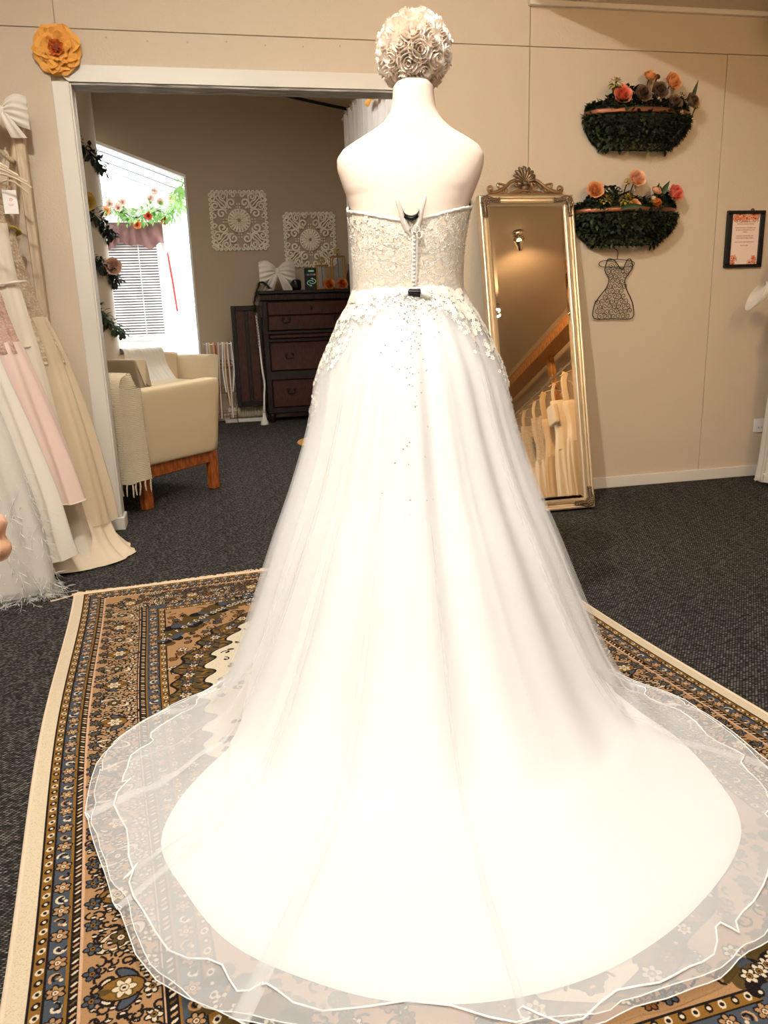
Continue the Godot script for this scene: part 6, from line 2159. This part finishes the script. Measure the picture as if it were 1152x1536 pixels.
	for k in 111:
		hm.append(b.v[60 * 111 + k])
	var hb := MB.new()
	hb.tube(hm, 0.0035, 6, false)
	part(t, "hem", hb, M.ivory)
	sprays(t, bod, 1.0, 1.42, 90, M.pinkpeach)
	sprays(t, b, 0.31, 0.36, 16, M.lace, "hem_lace")
	hanger(t, 1.74, 1.855, 0.14, 0.12)
	strap(t, [Vector3(0.04, 1.40, 0.02), Vector3(0.05, 1.6, 0.01), Vector3(0.06, 1.735, 0.0)], 0.02, M.blushcloth)
	# ivory satin ball skirt
	t = thing("hanging_gown", "heavy ivory satin gown with wide folded hem, between the blush and the feathered gown", "wedding dress", Vector3(-0.97, 0, 0.82), 0.0, grp)
	b = gown_shape([[1.45, 0.0, 0, 0.075, 0.04, 0.0], [1.2, 0.0, 0, 0.095, 0.05, 0.004], [0.95, 0.01, 0, 0.135, 0.06, 0.008], [0.65, 0.03, 0.0, 0.19, 0.07, 0.016], [0.40, 0.05, 0.01, 0.225, 0.08, 0.022], [0.20, 0.065, 0.02, 0.235, 0.09, 0.028], [0.11, 0.07, 0.02, 0.245, 0.10, 0.030]], 4, 2.3)
	part(t, "satin_skirt", b, M.gownwhite)
	hm = []
	for k in 111:
		hm.append(b.v[54 * 111 + k] + b.n[54 * 111 + k] * 0.002)
	hb = MB.new()
	hb.tube(hm, 0.0022, 6, false)
	part(t, "hem_seam", hb, M.champagne)
	hanger(t, 1.74, 1.855, 0.14, 0.17)
	strap(t, [Vector3(0.03, 1.43, 0.02), Vector3(0.08, 1.6, 0.01), Vector3(0.12, 1.735, 0.0)], 0.02, M.gownwhite)
	# feathered gown
	t = thing("hanging_gown", "white gown with a feathered skirt reaching the carpet, nearest on the left rack", "wedding dress", Vector3(-1.02, 0, 1.0), 0.0, grp)
	b = gown_shape([[1.45, 0.0, 0, 0.08, 0.04, 0.0], [1.2, 0.0, 0, 0.10, 0.05, 0.004], [0.95, 0.01, 0, 0.15, 0.07, 0.008], [0.65, 0.03, 0.0, 0.20, 0.10, 0.012], [0.35, 0.05, 0.0, 0.24, 0.12, 0.014], [0.10, 0.06, 0.0, 0.255, 0.13, 0.012], [0.03, 0.06, 0.0, 0.25, 0.13, 0.010]], 5, 0.9)
	part(t, "skirt", b, M.white_tulle)
	part(t, "lining", gown_shape([[1.40, 0.0, 0, 0.075, 0.036, 0.0], [0.95, 0.01, 0, 0.14, 0.062, 0.006], [0.35, 0.05, 0.0, 0.225, 0.105, 0.012], [0.05, 0.06, 0.0, 0.235, 0.115, 0.010]], 5, 0.9), M.gownwhite)
	var fe := MB.new()
	for k in 5200:
		var i := rng.randi() % b.v.size()
		var p := b.v[i]
		if p.y > 0.62 or p.x < -0.12:
			continue
		var nn := b.n[i]
		var tier := 0.42 if p.y > 0.34 else 0.0
		var d := (nn * rng.randf_range(0.15, 0.9) + Vector3(rng.randfn(0, 0.5), -0.9, rng.randfn(0, 0.5))).normalized()
		var l := rng.randf_range(0.06, 0.15)
		var q1 := p + d * l * 0.5 + nn * 0.012
		var q2 := p + d * l + Vector3(rng.randfn(0, 0.012), -0.012, rng.randfn(0, 0.012))
		q1.y = maxf(q1.y, 0.006)
		q2.y = maxf(q2.y, 0.005)
		fe.tube([p, q1, q2], [0.0008, 0.0010, 0.0004], 3, false)
		for e in 2:
			var s := q1.lerp(q2, 0.4 * e)
			var sd := d.cross(nn + Vector3(0.1, 0.2, 0)).normalized() * (1.0 if e else -1.0)
			fe.leaf(s, (d + sd * 0.9).normalized(), nn, l * 0.3, 0.004, 0.3)
	for k in fe.v.size():
		fe.v[k].y = maxf(fe.v[k].y, 0.004)
	stuff(part(t, "feathers", fe, M.feather))
	hanger(t, 1.74, 1.855, 0.14, 0.22)
	strap(t, [Vector3(0.04, 1.43, 0.02), Vector3(0.10, 1.6, 0.01), Vector3(0.16, 1.735, 0.0)], 0.02, M.gownwhite)
	# right rack: pine frame along the right wall, mostly seen in the mirror
	var rx := 3.47
	fr = thing("gown_rack", "pine timber rack with an upper beam along the right wall, reflected in the mirror", "clothes rack", Vector3(rx, 0, 0))
	for z in [0.10, 1.92, 3.72, 5.5]:
		part(fr, "post", boxes([[Vector3(0.06, 0.0, z - 0.04), Vector3(0.12, 2.22, z + 0.04)]], 0.005), M.pine)
	part(fr, "beam", boxes([[Vector3(-0.07, 2.22, 0.04), Vector3(0.13, 2.33, 5.56)]], 0.006), M.pine)
	part(fr, "shelf", boxes([[Vector3(0.055, 0.02, 0.04), Vector3(0.125, 0.10, 5.56)]], 0.006), M.pine)
	rl = MB.new()
	rl.tube([Vector3(0.0, 1.93, 0.06), Vector3(0.0, 1.93, 5.54)], 0.014, 10)
	for z in [0.10, 1.92, 3.72, 5.5]:
		rl.tube([Vector3(0.0, 1.93, z), Vector3(0.07, 1.93, z)], 0.012, 8)
	part(fr, "rail", rl, M.chrome)
	grp = "gowns on the right rack"
	# the first one, at the photograph's right edge
	t = thing("hanging_gown", "sheer ivory gown with white flower at the shoulder, at the right edge of the wall", "wedding dress", Vector3(3.47, 0, 0.30), 0.0, grp)
	b = gown_shape([[1.50, 0.0, 0, 0.13, 0.045, 0.0], [1.25, 0.0, 0, 0.125, 0.05, 0.004], [1.0, 0.0, 0, 0.15, 0.06, 0.006], [0.6, 0.0, 0, 0.165, 0.09, 0.014], [0.25, 0.0, 0.0, 0.175, 0.11, 0.016], [0.03, 0.0, 0.0, 0.195, 0.12, 0.016]], 7, 0.5)
	part(t, "skirt", b, M.white_tulle)
	part(t, "lining", gown_shape([[1.48, 0.0, 0, 0.12, 0.036, 0.0], [1.0, 0.0, 0, 0.135, 0.05, 0.004], [0.3, 0.0, 0, 0.155, 0.09, 0.010], [0.03, 0.0, 0, 0.17, 0.10, 0.010]], 7, 0.5), M.gownwhite)
	var sl := MB.new()
	sl.grid(16, 14, func(u: float, v: float):
		var a: float = u * TAU
		var w := 0.035 + 0.045 * v
		return Vector3(-0.13 - 0.21 * v + cos(a) * w * 0.6, 1.50 - 0.36 * v - 0.10 * sin(v * PI) + cos(a) * w, sin(a) * w * 0.7), true)
	part(t, "sleeve", sl, M.white_tulle)
	for p in [Vector3(-0.215, 1.165, 0.06), Vector3(-0.16, 1.36, 0.06), Vector3(-0.16, 0.98, 0.05)]:
		var fb := MB.new()
		rose_petals(fb, p, Vector3(-0.2, 0.1, 1).normalized(), 0.035, 71)
		part(t, "cloth_flower", fb, M.gownwhite)
	sprays(t, b, 0.02, 0.12, 40, M.lace, "hem_lace")
	sprays(t, b, 0.8, 1.5, 60, M.lace)
	hanger(t, 1.80, 1.925, 0.16)
	strap(t, [Vector3(-0.10, 1.48, 0.02), Vector3(-0.10, 1.62, 0.01), Vector3(-0.10, 1.77, 0.0)], 0.02, M.gownwhite)
	# the reflected run, near to far
	var set_ := [[2.75, "gownwhite", 0, "plain white satin gown on the right rack, reflected at the mirror's right side"], [3.02, "ivory", 1, "ivory halter gown with crossed straps, reflected in the right half of the mirror"], [3.30, "gownwhite", 2, "white satin gown with a folded square bodice, reflected mid mirror"], [3.56, "champagne", 1, "slim champagne gown with long straps reflected beside the square bodiced gown"], [3.82, "gownwhite", 3, "full tulle gown with glittering skirt reflected at the lower left of the mirror"], [4.12, "ivory", 3, "ivory lace A line gown reflected behind the glittering tulle gown"], [4.42, "champagne", 4, "champagne beaded lace gown reflected at the mirror's left edge"], [4.72, "gownwhite", 4, "farthest pale lace gown on the right rack, at the reflection's far left"]]
	for g in set_:
		var m: Material = M[g[1]]
		var kind: int = g[2]
		var ph: float = g[0] * 3.0
		t = thing("hanging_gown", g[3], "wedding dress", Vector3(3.46, 0, g[0]), 0.0, grp)
		var full: float = [0.80, 0.72, 1.0, 1.25, 1.0][kind]
		bod = gown_shape([[1.60 if kind != 1 else 1.50, -0.02, 0, 0.16, 0.05, 0.0], [1.45, -0.02, 0, 0.165, 0.06, 0.003], [1.28, -0.02, 0, 0.155, 0.065, 0.004], [1.10, -0.03, 0, 0.175, 0.075, 0.006]], 6, ph, 60, 20)
		part(t, "bodice", bod, M.beadlace if kind == 4 else (M.lace_base if kind == 3 else m))
		b = gown_shape([[1.14, -0.03, 0, 0.170, 0.070, 0.004], [0.95, -0.03, 0, 0.195, 0.08 * full, 0.018], [0.65, -0.03, 0.0, 0.215, 0.105 * full, 0.032], [0.35, -0.03, 0.0, 0.225, 0.125 * full, 0.040], [0.05, -0.03, 0.01, 0.235, 0.14 * full, 0.044]], 5 + kind, ph, 90, 36)
		part(t, "skirt", b, m)
		if kind >= 3:
			sprays(t, bod, 1.1, 1.62, 110, M.lace)
			sprays(t, b, 0.45 if kind == 4 else 0.8, 1.1, 70, M.lace, "skirt_lace")
		if kind == 2:
			part(t, "folded_bodice", cushion(Vector3(-0.17, 1.46, 0), Vector3(0.06, 0.20, 0.17), 0.02), M.gownwhite)
		hanger(t, 1.80, 1.925, 0.17)
		for s in [-1.0, 1.0]:
			strap(t, [Vector3(s * 0.13, 1.58 if kind != 1 else 1.49, 0.02), Vector3(s * 0.13, 1.70, 0.012), Vector3(s * 0.10, 1.79, 0.0)], 0.034 if kind == 1 else 0.018, m)


# ------------------------------------------------------------------ fingertips at the left edge
func hand() -> void:
	# one continuous skin: bones as tapered capsules joined by a smooth minimum, meshed with surface nets
	var bones := []
	var add := func(a: Vector3, b: Vector3, ra: float, rb: float) -> void:
		bones.append([a, b, ra, rb])
	# local: fingers point along +x, palm faces -z, thumb up (+y); fingertips end near x = 0
	add.call(Vector3(-0.36, -0.03, 0.0), Vector3(-0.19, -0.012, 0.0), 0.040, 0.028)
	for k in 4:
		var y := 0.030 - 0.021 * k
		add.call(Vector3(-0.185, -0.008 + y * 0.35, 0.0), Vector3(-0.098, y, 0.004), 0.020, 0.0125)
	var tips := [[0.004, 0.006, 0.0098], [0.0045, -0.0095, 0.0098], [-0.030, -0.028, 0.009], [-0.045, -0.042, 0.008]]
	for k in 4:
		var y := 0.030 - 0.021 * k
		var p0 := Vector3(-0.098, y, 0.004)
		var p1 := Vector3(-0.056, lerpf(y, tips[k][1], 0.5), 0.010 + 0.002 * k)
		var p2 := Vector3(-0.028 + tips[k][0] * 0.5, lerpf(y, tips[k][1], 0.85), 0.004)
		var p3 := Vector3(tips[k][0] - 0.009, tips[k][1], -0.006)
		add.call(p0, p1, 0.0105, 0.0095)
		add.call(p1, p2, 0.0095, 0.0090)
		add.call(p2, p3, 0.0090, tips[k][2] * 0.92)
	add.call(Vector3(-0.165, 0.015, -0.004), Vector3(-0.118, 0.052, -0.022), 0.017, 0.0125)
	add.call(Vector3(-0.118, 0.052, -0.022), Vector3(-0.088, 0.064, -0.030), 0.0120, 0.0105)
	add.call(Vector3(-0.088, 0.064, -0.030), Vector3(-0.062, 0.066, -0.034), 0.0105, 0.0085)
	var lo := Vector3(-0.36, -0.085, -0.055)
	var cell := 0.0034
	var nx := 110
	var ny := 52
	var nz := 32
	var val := PackedFloat32Array()
	val.resize(nx * ny * nz)
	val.fill(0.02)
	for k in nz:
		for j in ny:
			for i in nx:
				var p := lo + Vector3(i, j, k) * cell
				var d := 0.02
				for q in bones:
					var ab: Vector3 = q[1] - q[0]
					var ap: Vector3 = p - q[0]
					var h := clampf(ap.dot(ab) / ab.length_squared(), 0.0, 1.0)
					var e: float = (ap - ab * h).length() - lerpf(q[2], q[3], h)
					if e < 0.03:
						var kk := 0.003 if p.x > -0.088 else 0.012
						var w := clampf(0.5 + 0.5 * (d - e) / kk, 0.0, 1.0)
						d = lerpf(d, e, w) - kk * w * (1.0 - w)
				val[(k * ny + j) * nx + i] = d
	var b := MB.new()
	var id := {}
	for k in nz - 1:
		for j in ny - 1:
			for i in nx - 1:
				var m := 0
				var sum := Vector3.ZERO
				var n := 0
				var c := []
				for q in 8:
					var vv := val[((k + (q >> 2)) * ny + j + ((q >> 1) & 1)) * nx + i + (q & 1)]
					c.append(vv)
					if vv < 0.0:
						m |= 1 << q
				if m == 0 or m == 255:
					continue
				for e in [[0, 1], [2, 3], [4, 5], [6, 7], [0, 2], [1, 3], [4, 6], [5, 7], [0, 4], [1, 5], [2, 6], [3, 7]]:
					var a: float = c[e[0]]
					var d: float = c[e[1]]
					if (a < 0.0) != (d < 0.0):
						var f := a / (a - d)
						var pa := Vector3(e[0] & 1, (e[0] >> 1) & 1, e[0] >> 2)
						var pb := Vector3(e[1] & 1, (e[1] >> 1) & 1, e[1] >> 2)
						sum += pa.lerp(pb, f)
						n += 1
				id[(k * ny + j) * nx + i] = b.v.size()
				b.v.append(lo + (Vector3(i, j, k) + sum / n) * cell)
				b.uv.append(Vector2.ZERO)
	for k in range(1, nz - 1):
		for j in range(1, ny - 1):
			for i in range(1, nx - 1):
				var o := (k * ny + j) * nx + i
				var s := val[o] < 0.0
				for ax in 3:
					var st: int = [1, nx, nx * ny][ax]
					if (val[o + st] < 0.0) == s:
						continue
					var u: int = [nx, nx * ny, 1][ax]
					var w: int = [nx * ny, 1, nx][ax]
					var q := [id.get(o), id.get(o - u), id.get(o - u - w), id.get(o - w)]
					if q.has(null):
						continue
					if not s:
						q.reverse()
					b.ix.append_array([q[0], q[2], q[1], q[0], q[3], q[2]])
	b.finish(0, 0, true)
	b.norm(0)
	var t := thing("person", "peach fingertips of a person reaching in at the left edge of the view", "person", Vector3(-0.1352, 1.0145, 3.9))
	part(t, "hand", b, M.skin)
	for k in 2:
		var nl := MB.new()
		nl.ball(Vector3(tips[k][0] - 0.011, tips[k][1], 0.0022), Vector3(0.0068, 0.0052, 0.0014), 10, 6)
		part(t, "fingernail", nl, M.pinkpeach)
	var cu := MB.new()
	cu.tube([Vector3(-0.30, -0.022, 0), Vector3(-0.42, -0.04, 0.0), Vector3(-0.52, -0.06, 0.02)], [0.046, 0.054, 0.060], 18, false)
	part(t, "sleeve", cu, M.black)
